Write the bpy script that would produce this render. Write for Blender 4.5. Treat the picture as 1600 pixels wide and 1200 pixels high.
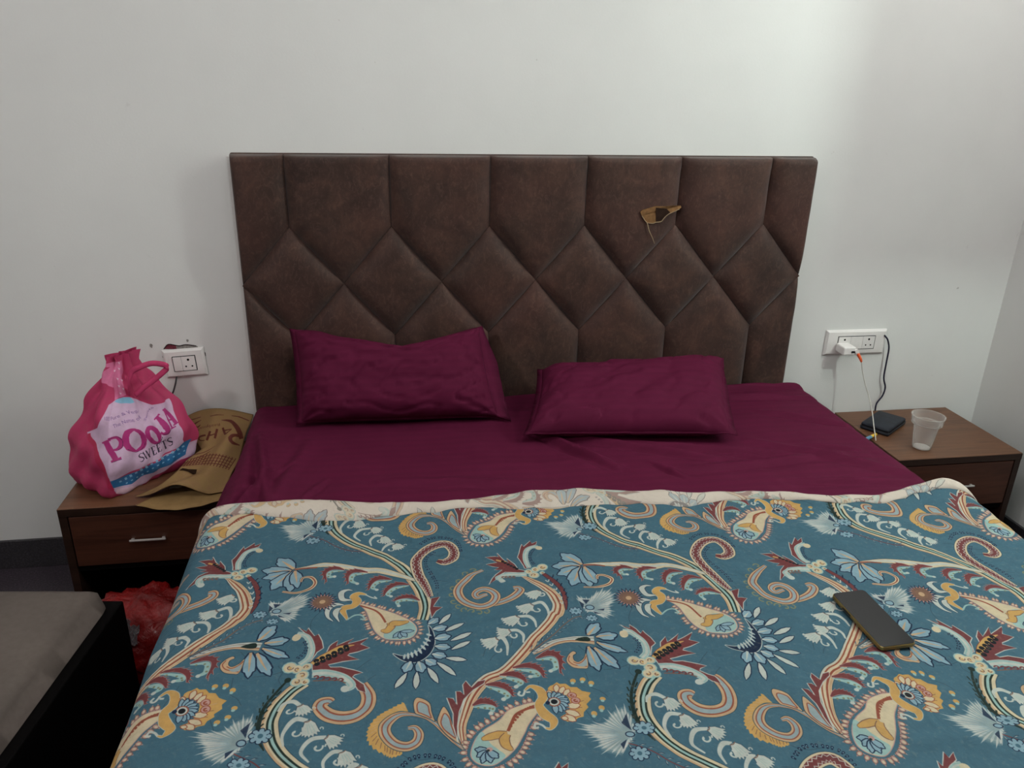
import bpy, bmesh, math, random
import numpy as np
from mathutils import Vector, Matrix, noise
random.seed(7)
SC = bpy.context.scene
for _o in list(bpy.data.objects): bpy.data.objects.remove(_o)
LINK = SC.collection.objects.link
# ================================================================ camera, light, exposure
cam_d = bpy.data.cameras.new('camera'); cam = bpy.data.objects.new('camera', cam_d); LINK(cam)
YAW, PITCH, ROLL = 0.1665, 0.3770, 0.0228
_cy, _sy = math.cos(YAW), math.sin(YAW)
_f = Vector((_sy * math.cos(PITCH), _cy * math.cos(PITCH), -math.sin(PITCH)))
_r0 = Vector((_cy, -_sy, 0)); _u0 = _r0.cross(_f)
_r = _r0 * math.cos(ROLL) + _u0 * math.sin(ROLL); _u = _u0 * math.cos(ROLL) - _r0 * math.sin(ROLL)
cam.matrix_world = Matrix(((_r.x, _u.x, -_f.x, 0.4333), (_r.y, _u.y, -_f.y, -2.4926), (_r.z, _u.z, -_f.z, 1.5996), (0, 0, 0, 1)))
cam_d.sensor_fit = 'HORIZONTAL'; cam_d.sensor_width = 36.0; cam_d.lens = 1225.92 / 1600 * 36; cam_d.clip_start = 0.05
SC.camera = cam
SC.view_settings.view_transform = 'Standard'; SC.view_settings.look = 'None'
SC.view_settings.gamma = 1.0; SC.view_settings.use_curve_mapping = False
SC.view_settings.exposure = 0.0
wd = bpy.data.worlds.new('world'); SC.world = wd; wd.use_nodes = True
wd.node_tree.nodes['Background'].inputs[0].default_value = (0.8, 0.85, 0.9, 1); wd.node_tree.nodes['Background'].inputs[1].default_value = 0.3
def lamp(name, kind, loc, power, col, target=None, **kw):
    d = bpy.data.lights.new(name, kind); d.energy = power; d.color = col
    for k, v in kw.items(): setattr(d, k, v)
    o = bpy.data.objects.new(name, d); LINK(o); o.location = loc
    if target: o.rotation_euler = (Vector(target) - Vector(loc)).to_track_quat('-Z', 'Y').to_euler()
    return o
# cool lamp on the right-hand wall near the bed head, a softer lamp on the left, and a ceiling light
lamp('wall_lamp_light', 'POINT', (2.60, -1.15, 1.92), 27, (0.84, 1.0, 0.91), shadow_soft_size=0.035)
lamp('upper_lamp_light', 'POINT', (2.58, -1.20, 2.78), 19, (1.0, 0.95, 0.94), shadow_soft_size=0.025)
lamp('left_lamp_light', 'AREA', (-1.2, -2.3, 2.45), 14, (1.0, 0.94, 0.94), (0.3, -0.3, 0.6), shape='DISK', size=0.28)
lamp('ceiling_light', 'AREA', (0.75, -1.7, 2.86), 13, (1.0, 0.97, 0.96), (0.75, -1.2, 0), shape='RECTANGLE', size=0.9, size_y=0.5)
# ================================================================ helpers
def srgb(h, g=1.0):
    c = [int(h[i:i + 2], 16) / 255 for i in (0, 2, 4)]
    c = [x / 12.92 if x <= .04045 else ((x + .055) / 1.055) ** 2.4 for x in c]
    return (min(1, c[0] * g), min(1, c[1] * g), min(1, c[2] * g), 1)
class NT:
    def __init__(s, name, rough=.6, spec=.3, metal=0.0, **kw):
        s.m = bpy.data.materials.new(name); s.m.use_nodes = True; s.t = s.m.node_tree; s.b = s.t.nodes['Principled BSDF']
        s.b.inputs['Roughness'].default_value = rough; s.b.inputs['Specular IOR Level'].default_value = spec; s.b.inputs['Metallic'].default_value = metal
        for k, v in kw.items(): s.b.inputs[k.replace('_', ' ')].default_value = v
    def n(s, typ, **kw):
        nd = s.t.nodes.new('ShaderNode' + typ)
        for k, v in kw.items():
            if k in nd.inputs: nd.inputs[k].default_value = v
            else: setattr(nd, k, v)
        return nd
    def l(s, a, b): s.t.links.new(a, b)
    def coords(s, kind='Object', scale=(1, 1, 1), rot=(0, 0, 0)):
        tc = s.n('TexCoord'); mp = s.n('Mapping'); mp.inputs['Scale'].default_value = scale; mp.inputs['Rotation'].default_value = rot
        s.l(tc.outputs[kind], mp.inputs['Vector']); return mp.outputs[0]
    def noise(s, vec, scale, detail=4, rough=.55, dist=0):
        nd = s.n('TexNoise'); nd.inputs['Scale'].default_value = scale; nd.inputs['Detail'].default_value = detail
        nd.inputs['Roughness'].default_value = rough; nd.inputs['Distortion'].default_value = dist; s.l(vec, nd.inputs['Vector']); return nd.outputs['Fac']
    def ramp(s, fac, stops):
        r = s.n('ValToRGB'); e = r.color_ramp.elements
        while len(e) < len(stops): e.new(.5)
        for i, (p, c) in enumerate(stops): e[i].position = p; e[i].color = c
        s.l(fac, r.inputs[0]); return r.outputs[0]
    def mix(s, fac, a, b, mode='MIX'):
        m = s.n('Mix', data_type='RGBA', blend_type=mode)
        for sock, v in ((m.inputs[0], fac), (m.inputs[6], a), (m.inputs[7], b)):
            if isinstance(v, (int, float, tuple)): sock.default_value = v
            else: s.l(v, sock)
        return m.outputs[2]
    def col(s, v):
        if isinstance(v, tuple): s.b.inputs['Base Color'].default_value = v
        else: s.l(v, s.b.inputs['Base Color'])
        return s
    def bump(s, h, strength=.3, dist=.002):
        b = s.n('Bump'); b.inputs['Strength'].default_value = strength; b.inputs['Distance'].default_value = dist
        s.l(h, b.inputs['Height']); s.l(b.outputs[0], s.b.inputs['Normal']); return s
def plain(name, c, rough=.5, spec=.3, metal=0., var=.08, scale=60, **kw):
    t = NT(name, rough, spec, metal, **kw); v = t.coords(); f = t.noise(v, scale)
    lo = tuple(x * (1 - var) for x in c[:3]) + (1,); hi = tuple(min(1, x * (1 + var)) for x in c[:3]) + (1,)
    t.col(t.ramp(f, [(.3, lo), (.7, hi)])); return t.m
def mesh(name, V, F, mat=None, parent=None, smooth=True, uv=None, mats=None, midx=None):
    me = bpy.data.meshes.new(name); me.from_pydata([tuple(map(float, v)) for v in V], [], F); me.update()
    if smooth: me.polygons.foreach_set('use_smooth', [True] * len(me.polygons))
    if uv is not None:
        L = me.uv_layers.new(name='UVMap'); 
        idx = np.empty(len(me.loops), np.int32); me.loops.foreach_get('vertex_index', idx)
        L.data.foreach_set('uv', np.asarray(uv, np.float32)[idx].ravel())
    for m in (mats or [mat]):
        if m: me.materials.append(m)
    if midx is not None: me.polygons.foreach_set('material_index', midx)
    o = bpy.data.objects.new(name, me); LINK(o)
    if parent is not None: o.parent = parent
    return o
def from_bm(name, bm, mat, parent=None, smooth=False):
    me = bpy.data.meshes.new(name); bm.to_mesh(me); bm.free()
    if smooth: me.polygons.foreach_set('use_smooth', [True] * len(me.polygons))
    me.materials.append(mat); o = bpy.data.objects.new(name, me); LINK(o)
    if parent is not None: o.parent = parent
    return o
def bm_box(bm, lo, hi, bev=0.0, seg=2, M=None):
    r = bmesh.ops.create_cube(bm, size=1.0); vs = r['verts']
    c = [(lo[i] + hi[i]) / 2 for i in range(3)]; s = [hi[i] - lo[i] for i in range(3)]
    for v in vs: v.co = Vector((c[0] + v.co.x * s[0], c[1] + v.co.y * s[1], c[2] + v.co.z * s[2]))
    if bev:
        es = list({e for v in vs for e in v.link_edges}); r2 = bmesh.ops.bevel(bm, geom=es, offset=bev, segments=seg, affect='EDGES', profile=.5)
        vs = list({v for v in r2['verts']} | {v for v in vs if v.is_valid})
    if M is not None:
        for v in vs: v.co = M @ v.co
    return vs
def box(name, lo, hi, mat, parent=None, bev=0.0, seg=2, M=None, smooth=False):
    bm = bmesh.new(); bm_box(bm, lo, hi, bev, seg, M); return from_bm(name, bm, mat, parent, smooth)
def cyl(name, p0, p1, r, mat, parent=None, n=16, r1=None):
    p0, p1 = Vector(p0), Vector(p1); bm = bmesh.new(); d = p1 - p0
    bmesh.ops.create_cone(bm, cap_ends=True, segments=n, radius1=r, radius2=r if r1 is None else r1, depth=d.length)
    M = Matrix.Translation((p0 + p1) / 2) @ d.to_track_quat('Z', 'Y').to_matrix().to_4x4()
    for v in bm.verts: v.co = M @ v.co
    return from_bm(name, bm, mat, parent, False)
def cat(P, n=6): return smooth3(P, n)
def smooth3(pts, n=6):
    P = np.asarray(pts, float); E = np.vstack([2 * P[0] - P[1], P, 2 * P[-1] - P[-2]]); out = []
    for i in range(1, len(E) - 2):
        a, b, c, d = E[i - 1:i + 3]
        for t in np.arange(n) / n: out.append(.5 * (2 * b + (c - a) * t + (2 * a - 5 * b + 4 * c - d) * t * t + (3 * b - a - 3 * c + d) * t ** 3))
    return np.array(out + [P[-1]])
def tube(name, pts, r, mat, parent=None, n=8, sub=6, flat=None):
    P = smooth3(pts, sub) if sub else np.asarray(pts, float); V, F = [], []; N = len(P)
    rr = np.interp(np.linspace(0, 1, N), np.linspace(0, 1, len(r)), r) if hasattr(r, '__len__') else [r] * N
    up = Vector((0.13, .31, 1)).normalized()
    for i in range(N):
        t = Vector(P[min(i + 1, N - 1)] - P[max(i - 1, 0)]).normalized(); a = t.cross(up).normalized(); b = a.cross(t)
        for k in range(n):
            w = 2 * math.pi * k / n; V.append(Vector(P[i]) + a * rr[i] * math.cos(w) * (flat or 1) + b * rr[i] * math.sin(w))
    for i in range(N - 1):
        for k in range(n): F.append((i * n + k, i * n + (k + 1) % n, (i + 1) * n + (k + 1) % n, (i + 1) * n + k))
    F.append(tuple(range(n))[::-1]); F.append(tuple((N - 1) * n + k for k in range(n)))
    return mesh(name, V, F, mat, parent)
def prism_xz(name, pts, y0, y1, mat, parent=None):
    """flat piece standing in the wall plane: outline in x,z between y0 (front) and y1 (back)"""
    n = len(pts); V = [(x, y0, z) for x, z in pts] + [(x, y1, z) for x, z in pts]
    F = [tuple(range(n)), tuple(range(2 * n - 1, n - 1, -1))] + [(i, n + i, n + (i + 1) % n, (i + 1) % n) for i in range(n)]
    return mesh(name, V, F, mat, parent, False)
def empty(name, loc=(0, 0, 0)):
    o = bpy.data.objects.new(name, None); LINK(o); o.location = loc; o.empty_display_size = .05; return o
def tag(o, label=None, cat=None, group=None, kind=None):
    if label: o['label'] = label
    if cat: o['category'] = cat
    if group: o['group'] = group
    if kind: o['kind'] = kind
    return o
def under(parent, *kids):
    """parent kids that were built in world coordinates to an Empty that stands elsewhere"""
    bpy.context.view_layer.update()
    for k in kids:
        k.parent = parent; k.matrix_parent_inverse = parent.matrix_world.inverted()
def nz(x, y, z=0.0): return noise.noise(Vector((x, y, z)))
def grid_faces(nu, nv, off=0, wrap=False):
    F = []
    for i in range(nu - (0 if wrap else 1)):
        for j in range(nv - 1):
            a, b = i * nv + j, ((i + 1) % nu) * nv + j; F.append((off + a, off + b, off + b + 1, off + a + 1))
    return F
def image(name, arr):
    h, w = arr.shape[:2]; im = bpy.data.images.new(name, w, h, alpha=False)
    px = np.ones((h, w, 4), np.float32); px[..., :3] = np.clip(arr[::-1], 0, 1); im.pixels.foreach_set(px.ravel()); im.update(); im.pack(); return im
# ---------------------------------------------------------------- flat print rasteriser (numpy)
class Canvas:
    def __init__(s, w, h, bg, scale=1.0, wrap=None):
        s.w, s.h, s.k, s.wrap = w, h, scale, wrap
        s.a = np.empty((h, w, 3), np.float32); s.a[:] = bg
    def _fill(s, P, col, alpha=1.0):
        SS = 3
        x0 = max(0, int(math.floor(P[:, 0].min()))); x1 = min(s.w, int(math.ceil(P[:, 0].max())) + 1)
        y0 = max(0, int(math.floor(P[:, 1].min()))); y1 = min(s.h, int(math.ceil(P[:, 1].max())) + 1)
        if x1 <= x0 or y1 <= y0: return
        Q = np.roll(P, -1, 0)
        W = x1 - x0
        cov = np.zeros((y1 - y0, W + 2), np.float32)
        ay, by, ax, bx = P[:, 1], Q[:, 1], P[:, 0], Q[:, 0]
        ns = (y1 - y0) * SS
        ys = y0 + (np.arange(ns) + .5) / SS
        lo, hi = np.minimum(ay, by), np.maximum(ay, by)
        for i in range(ns):
            y = ys[i]
            m = (lo <= y) & (hi > y)
            if not m.any(): continue
            xs = ax[m] + (y - ay[m]) / (by[m] - ay[m]) * (bx[m] - ax[m])
            d = np.where(by[m] > ay[m], 1, -1)
            o = np.argsort(xs); xs = xs[o]; wn = np.cumsum(d[o])
            row = cov[i // SS]
            for j in range(len(xs) - 1):
                if wn[j] == 0: continue
                a = min(max(xs[j] - x0, 0), W); b = min(max(xs[j + 1] - x0, 0), W)
                if b <= a: continue
                ia, ib = int(a), int(b)
                if ia == ib: row[ia] += b - a
                else:
                    row[ia] += 1 - (a - ia); row[ia + 1:ib] += 1; row[ib] += b - ib
        c = np.clip(cov[:, :W] / SS, 0, 1)[..., None] * alpha
        t = s.a[y0:y1, x0:x1]
        t += c * (np.asarray(col, np.float32) - t)
    def fill(s, pts, col, alpha=1.0):
        P = np.asarray(pts, float) * s.k
        if s.wrap is None: return s._fill(P, col, alpha)
        L = s.w
        for i in range(-3, 4):
            for j in range(-3, 4):
                Q = P + (i * L, j * L)
                if Q[:, 0].max() > 0 and Q[:, 0].min() < L and Q[:, 1].max() > 0 and Q[:, 1].min() < L:
                    s._fill(Q, col, alpha)

def smooth(pts, n=6, closed=False):
    P = np.asarray(pts, float)
    if len(P) < 3: 
        t = np.linspace(0, 1, n * 2)[:, None]; return P[0] * (1 - t) + P[-1] * t
    if closed: E = np.vstack([P[-1], P, P[0], P[1]])
    else: E = np.vstack([2 * P[0] - P[1], P, 2 * P[-1] - P[-2]])
    out = []
    for i in range(1, len(E) - 2):
        a, b, c, d = E[i - 1], E[i], E[i + 1], E[i + 2]
        for t in np.arange(n) / n:
            out.append(.5 * (2 * b + (c - a) * t + (2 * a - 5 * b + 4 * c - d) * t * t + (3 * b - a - 3 * c + d) * t ** 3))
    if not closed: out.append(P[-1])
    return np.array(out)

def offs(C):
    T = np.gradient(C, axis=0); T /= np.linalg.norm(T, axis=1)[:, None] + 1e-9
    return np.stack([-T[:, 1], T[:, 0]], 1)

def band(C, w, f0, f1):
    """polygon between offsets f0..f1 (fractions -1..1 of half width) along centreline C"""
    N = offs(C); w = np.asarray(w)[:, None] * .5
    return np.vstack([C + N * w * f0, (C + N * w * f1)[::-1]])

def widths(ws, n):
    return np.interp(np.linspace(0, 1, n), np.linspace(0, 1, len(ws)), ws)

def line(cv, pts, w, col, n=5, alpha=1, closed=False, sm=True):
    C = smooth(pts, n, closed) if sm else np.asarray(pts, float)
    if closed: C = np.vstack([C, C[:1]])
    cv.fill(band(C, np.full(len(C), w), -1, 1), col, alpha)

def shape(cv, pts, col, out=None, ow=1.0, sm=True, n=5, halo=None, hw=2.5):
    P = smooth(pts, n, True) if sm else np.asarray(pts, float)
    if halo is not None: line(cv, P, hw * 2, halo, closed=True, sm=False, alpha=.8)
    cv.fill(P, col)
    if out is not None: line(cv, P, ow, out, closed=True, sm=False)

def h2l(h):
    c = np.array([int(h[i:i + 2], 16) for i in (0, 2, 4)]) / 255.
    return tuple(c)
# ---------------------------------------------------------------- the paisley print, in millimetres of fabric
CL = {k: h2l(v) for k, v in dict(teal='436878', cream='cdbfa0', tan='c2a27e', rust='8f4b36', mar='713838', bg='93a5a8',
      mint='97b8b3', lb='86a5b2', navy='13233d', yel='c59c5a', wht='bcc2ba', dg='1b2a22', pink='ba938c', ink='2a3f4c', blk='15161a', brn='7a5a4c', olv='7d8064').items()}
def C3(c): return CL[c] if isinstance(c, str) else c
RS = {  # ribbon styles: (from, to, colour) as fractions of the half width
    'TA': [(-1, 1, 'cream'), (-.9, -.55, 'tan'), (-.42, -.08, 'rust'), (.02, .3, 'cream'), (.38, .62, 'rust'), (.75, .95, 'wht')],
    'TAI': [(-1, 1, 'tan'), (-.55, .45, 'bg'), (-.62, -.42, 'rust'), (.38, .58, 'rust')],
    'BR': [(-1, 1, 'wht'), (.45, .95, 'tan'), (.3, .48, 'rust'), (-.5, -.36, 'brn')],
    'BRC': [(-1, 1, 'cream'), (-.3, .5, 'wht')],
    'SC': [(-1, 1, 'tan'), (-.5, .5, 'bg'), (-.58, -.36, 'rust'), (.36, .58, 'rust')],
    'SS': [(-1, 1, 'cream'), (-.35, .35, 'rust')],
    'TC': [(-1, 1, 'cream'), (-.35, .3, 'mint'), (-.5, -.22, 'dg'), (.16, .42, 'dg'), (.7, 1, 'tan')],
    'HK': [(-1, 1, 'cream'), (-.68, .68, 'mar')],
    'MI': [(-1, 1, 'mint'), (-.4, .5, 'wht')],
    'YE': [(-1, 1, 'yel')], 'DG': [(-1, 1, 'dg')], 'MR': [(-1, 1, 'mar')], 'WH': [(-1, 1, 'wht')],
}
def ribbon(cv, st, pts, ws, out='ink', n=6):
    C = smooth(pts, n); w = widths(ws, len(C))
    if out: cv.fill(band(C, w + 2.2, -1, 1), C3(out))
    for a, b, c in RS[st]: cv.fill(band(C, w, a, b), C3(c))
    return C, w
def ell(c, rx, ry=None, ang=0, n=12):
    ry = ry or rx; t = np.linspace(0, 2 * np.pi, n, endpoint=False)
    x, y = rx * np.cos(t), ry * np.sin(t); ca, sa = math.cos(ang), math.sin(ang)
    return np.stack([c[0] + x * ca - y * sa, c[1] + x * sa + y * ca], 1)
def dot(cv, c, rx, col, ry=None, ang=0): cv.fill(ell(c, rx, ry, ang), C3(col))
def petal(cv, b, t, w, col='lb', out='navy', ow=2.4, mid=None, lobes=True):
    b, t = np.array(b, float), np.array(t, float); d = t - b; n = np.array([-d[1], d[0]]) / np.linalg.norm(d)
    pr = [(0, .12), (.25, .42), (.55, .5), (.74, .46), (.78, .30), (.9, .2)] if lobes else [(0, .12), (.25, .38), (.55, .5), (.8, .36)]
    P = [b + d * s + n * w * k for s, k in pr] + [t] + [b + d * s - n * w * k for s, k in reversed(pr)]
    shape(cv, P, C3(col), C3(out), ow, sm=False)
    if mid: cv.fill(band(smooth([b, b + d * .4, b + d * .75]), widths([w * .22, w * .16, 1], 13), -1, 1), C3(mid))
def curl(cv, c, r, ang, col='wht', flip=1, w=3):
    t = np.linspace(0, 1.5 * np.pi, 14); rr = r * (1 - t / (2.1 * np.pi))
    P = np.stack([c[0] + rr * np.cos(ang + flip * t), c[1] + rr * np.sin(ang + flip * t)], 1)
    cv.fill(band(P, widths([w, w, w * 1.4], 14), -1, 1), C3(col))
def bell(cv, stalk, head, size, cur, flip=1):
    col = 'wht'
    if len(stalk) > 1:
        C = smooth(stalk); cv.fill(band(C, widths([3, 6, 9, 7], len(C)), -1, 1), C3(col))
    nk = np.array(stalk[-1], float); h = np.array(head, float); d = h - nk; d /= np.linalg.norm(d) + 1e-9; n = np.array([-d[1], d[0]])
    R = size; P = [nk - n * R * .28, nk + d * R * .5 - n * R * .62]
    for i in range(6):
        a = -.95 + i * .38
        P += [h + d * R * (.62 * math.cos(a)) + n * R * .85 * math.sin(a), h + d * R * (.98 * math.cos(a + .19)) + n * R * 1.1 * math.sin(a + .19)]
    P += [nk + d * R * .5 + n * R * .6, nk + n * R * .28]
    shape(cv, P, C3(col), C3('ink'), .9, sm=False)
    for k in (-.3, 0, .3): line(cv, [nk + d * R * .4 + n * R * k * .6, h + d * R * .4 + n * R * k], .8, C3('mint'))
    line(cv, [nk - n * R * .35, nk + d * 2, nk + n * R * .35], 1.6, C3('brn'))
    curl(cv, cur, R * .5, math.atan2(h[1] - cur[1], h[0] - cur[0]), col, flip, 3.2)
    line(cv, [P[-2] if flip > 0 else P[1], (np.array(cur) + h) / 2 + (0, R * .3)], 3, C3(col))
    e = h + d * R * .3 - n * R * .9 * flip; curl(cv, e, R * .22, math.pi * .2, col, -flip, 1.8)
def spray(cv, path, ball, w=13):
    C = smooth(path); n = len(C); B = np.array(ball, float)
    N = offs(C); sgn = 1 if np.dot(B - C[n // 2], N[n // 2]) > 0 else -1
    ws = widths([3, 1.0 * w, 1.1 * w, w * .7, 1.5], n)
    inner = C + N * sgn * 1; top = C - N * sgn * ws[:, None] * .75
    T = []
    for i in range(n):
        T.append(top[i])
        if i > n // 4 and i % 2: T.append(top[i] + (C[i] - C[max(i - 3, 0)]) * .7 - N[i] * sgn * 3)
    shape(cv, np.vstack([inner, np.array(T)[::-1]]), C3('mar'), C3('pink'), .9, sm=False)
    M = smooth([C[0] + N[0] * sgn * 3, C[n // 2] + N[n // 2] * sgn * w * .55, C[int(n * .8)] * .7 + B * .3 + N[int(n * .8)] * sgn * 1, B])
    cv.fill(band(M, widths([2, w * .75, w * .7, w * .4], len(M)), -1, 1), C3('mint'))
    for i in range(2, len(M) - 5, 3): dot(cv, M[i] + N[0] * sgn * 2.5, 2.2, 'olv')
    dot(cv, B, w * .3, 'wht')
def garland(cv, path, stem='brn', step=4, ln=9):
    C = smooth(path, 10); N = offs(C); T = np.gradient(C, axis=0); T /= np.linalg.norm(T, axis=1)[:, None]
    cv.fill(band(C, np.full(len(C), 2.2), -1, 1), C3(stem))
    d = np.r_[0, np.cumsum(np.linalg.norm(np.diff(C, axis=0), axis=1))]
    for s in np.arange(4, d[-1], ln * 1.15):
        i = int(np.argmin(abs(d - s)))
        for g in (-1, 1):
            p = C[i] + N[i] * g * 2
            v = T[i] * .8 + N[i] * g * .6
            petal(cv, p, p + v * ln, ln * .42, 'navy', None, lobes=False) if False else cv.fill(np.array([p, p + v * ln * .5 + N[i] * 1.6, p + v * ln, p + v * ln * .5 - N[i] * 1.6]), C3('navy'))
            q = p + v * ln * .15 + N[i] * g * -.6
            cv.fill(np.array([q, q + v * ln * .35 + N[i] * .9, q + v * ln * .7, q + v * ln * .35 - N[i] * .9]), C3('wht'))
def fringe(cv, outline, size=8, col='pink', closed=False, skip=0):
    C = smooth(outline, 6, closed); d = np.r_[0, np.cumsum(np.linalg.norm(np.diff(C, axis=0), axis=1))]
    N = offs(C); c0 = C.mean(0)
    for s in np.arange(skip, d[-1], size * .98):
        i = int(np.argmin(abs(d - s))); n = N[i] * (1 if np.dot(N[i], C[i] - c0) > 0 else -1)
        a = math.atan2(n[1], n[0]); p = C[i] + n * size * .45
        cv.fill(np.array([p - n * size * .5 + (-n[1] * size * .5, n[0] * size * .5), p + n * size * .95, p - n * size * .5 - (-n[1] * size * .5, n[0] * size * .5)]), C3('pink'))
        cv.fill(ell(p, size * .62, size * .46, a, 10), C3('brn')); cv.fill(ell(p, size * .5, size * .34, a, 10), C3('pink')); cv.fill(ell(p + n * .6, size * .3, size * .2, a, 8), C3('cream'))
def jag(cv, inner, outer, col, teeth, out=None):
    a, b = smooth(inner, 8), smooth(outer, 8); P = list(a); M = []
    for i in range(teeth * 2 + 1):
        s = i / (teeth * 2); j = min(int(s * (len(b) - 1)), len(b) - 1); k = min(int(s * (len(a) - 1)), len(a) - 1)
        M.append(b[j] if i % 2 else b[j] * .84 + a[k] * .16)
    shape(cv, np.array(P + M[::-1]), C3(col), C3(out) if out else None, 1, sm=False)
    for i in range(1, teeth * 2, 2):
        s = i / (teeth * 2); j = int(s * (len(b) - 1)); k = int(s * (len(a) - 1))
        line(cv, [a[k] * .8 + b[j] * .2, a[k] * .35 + b[j] * .65], 1.1, C3('brn') if s > .55 else C3('tan'))
def cluster(cv, cs):
    for c, r in cs: dot(cv, c, r + 2.5, 'mint')
    for c, r in cs: dot(cv, c, r, 'cream')
    for i, (c, r) in enumerate(cs):
        curl(cv, c, r * .6, i * 1.3, 'brn', 1, 1.8); dot(cv, (c[0] + r * .1, c[1] + r * .1), r * .22, 'yel')
def heart(cv, l1, l2, w):
    for p in (l1, l2):
        C = smooth(p); ww = widths([w * .6, w, w * .9, w * .5], len(C))
        cv.fill(band(C, ww + 3, -1, 1), C3('brn')); dot(cv, C[-1], w * .32, 'brn'); cv.fill(band(C, ww, -1, 1), C3('yel')); dot(cv, C[-1], w * .26, 'yel')
def anem(cv, fan, tri, bulb, br, cl):
    c0 = np.mean(np.array(fan), 0); P = np.array(fan)
    for k, al in ((1.08, .22), (1.0, .35), (.9, .4)): cv.fill(smooth(c0 + (P - c0) * k, 4, True), C3('wht'), al * .8)
    Q = smooth(P, 7, True); b = np.array(bulb, float)
    for i in range(0, len(Q), 2):
        d = Q[i] - b; n = np.array([-d[1], d[0]]) / (np.linalg.norm(d) + 1e-6)
        cv.fill(np.array([b + d * .35, b + d * .9 + n * 1.8, b + d * (1.04 + .10 * (i % 4)), b + d * .9 - n * 1.8]), (.80, .80, .77), .8)
        if i % 4 == 0: cv.fill(np.array([b + d * .3 + n * .4, b + d * .85 + n * .4, b + d * .85 - n * .4, b + d * .3 - n * .4]), C3('lb'), .8)
    for t in tri: cv.fill(np.array(t), C3('navy'), .85)
    for (c, r) in cl:
        for a in np.linspace(0, 2 * np.pi, 8, endpoint=False): dot(cv, (c[0] + r * math.cos(a), c[1] + r * .8 * math.sin(a)), r * .42, 'navy')
        for a in np.linspace(0, 2 * np.pi, 8, endpoint=False): dot(cv, (c[0] + r * math.cos(a), c[1] + r * .8 * math.sin(a)), r * .3, 'lb')
        dot(cv, c, r * .75, 'lb'); dot(cv, c, r * .32, 'teal')
    shape(cv, ell(bulb, br, br * .8), C3('lb'), C3('navy'), 1.8)
def sun(cv, c, r0, petals):  # ring of pale petals round a dark eye
    c = np.array(c, float)
    for k, a in enumerate(petals):
        t = c + r0 * np.array([math.cos(a), math.sin(a)]); petal(cv, c, t, r0 * .42, 'lb', 'navy', 1.4, lobes=False)
    dot(cv, c, r0 * .42, 'rust'); dot(cv, c, r0 * .34, 'wht'); dot(cv, c, r0 * .22, 'blk')
def hookmarks(cv, C, w):
    for s in (-.22, .22):
        N = offs(C); Z = []
        for i in range(len(C)): Z.append(C[i] + N[i] * w[i] * (s + (.09 if i % 2 else -.09)))
        cv.fill(band(np.array(Z), np.full(len(Z), 1.8), -1, 1), C3('wht'))
def dotline(cv, path, step=7, r=2.2):
    C = smooth(path, 10); d = np.r_[0, np.cumsum(np.linalg.norm(np.diff(C, axis=0), axis=1))]; N = offs(C)
    for k, s in enumerate(np.arange(0, d[-1], step)):
        i = int(np.argmin(abs(d - s)))
        dot(cv, C[i], r, 'navy'); dot(cv, C[i] + N[i] * r * 1.5, r * .7, 'navy'); dot(cv, C[i] + N[i] * r * .3, r * .4, 'lb')
def brown(cv, c, r):
    for k in range(20):
        a = k / 20 * 2 * np.pi; d = np.array([math.cos(a), math.sin(a)]); n = np.array([-d[1], d[0]])
        cv.fill(np.array([c + d * r * .55 + n * 4.5, c + d * r * 1.18, c + d * r * .55 - n * 4.5]), C3('navy'))
    for k in range(20):
        a = k / 20 * 2 * np.pi; d = np.array([math.cos(a), math.sin(a)]); n = np.array([-d[1], d[0]])
        cv.fill(np.array([c + d * r * .5 + n * 3, c + d * r * .98, c + d * r * .5 - n * 3]), C3('pink'))
    dot(cv, c, r * .72, 'brn'); dot(cv, c, r * .45, (.5, .38, .3)); dot(cv, c, r * .22, 'tan')
def draw_print(cv, data):
    for cmd in data:
        fn, a = cmd[0], list(cmd[1:])
        if fn == 'ribbon': ribbon(cv, a[0], a[1], a[2], *a[3:])
        elif fn == 'line': line(cv, a[0], a[1], C3(a[2]))
        elif fn == 'petal': petal(cv, *a)
        elif fn == 'shape': shape(cv, a[0], C3(a[1]), C3(a[2]) if a[2] else None, a[3], *(a[4:]))
        elif fn == 'dot': dot(cv, *a)
        elif fn == 'curl': curl(cv, *a)
        elif fn == 'hook':
            C, w = ribbon(cv, 'HK', a[0], a[1]); hookmarks(cv, C[4:], w[4:])
        elif fn == 'brown': brown(cv, np.array(a[0]), a[1])
        else: globals()[fn](cv, *a)
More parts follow.
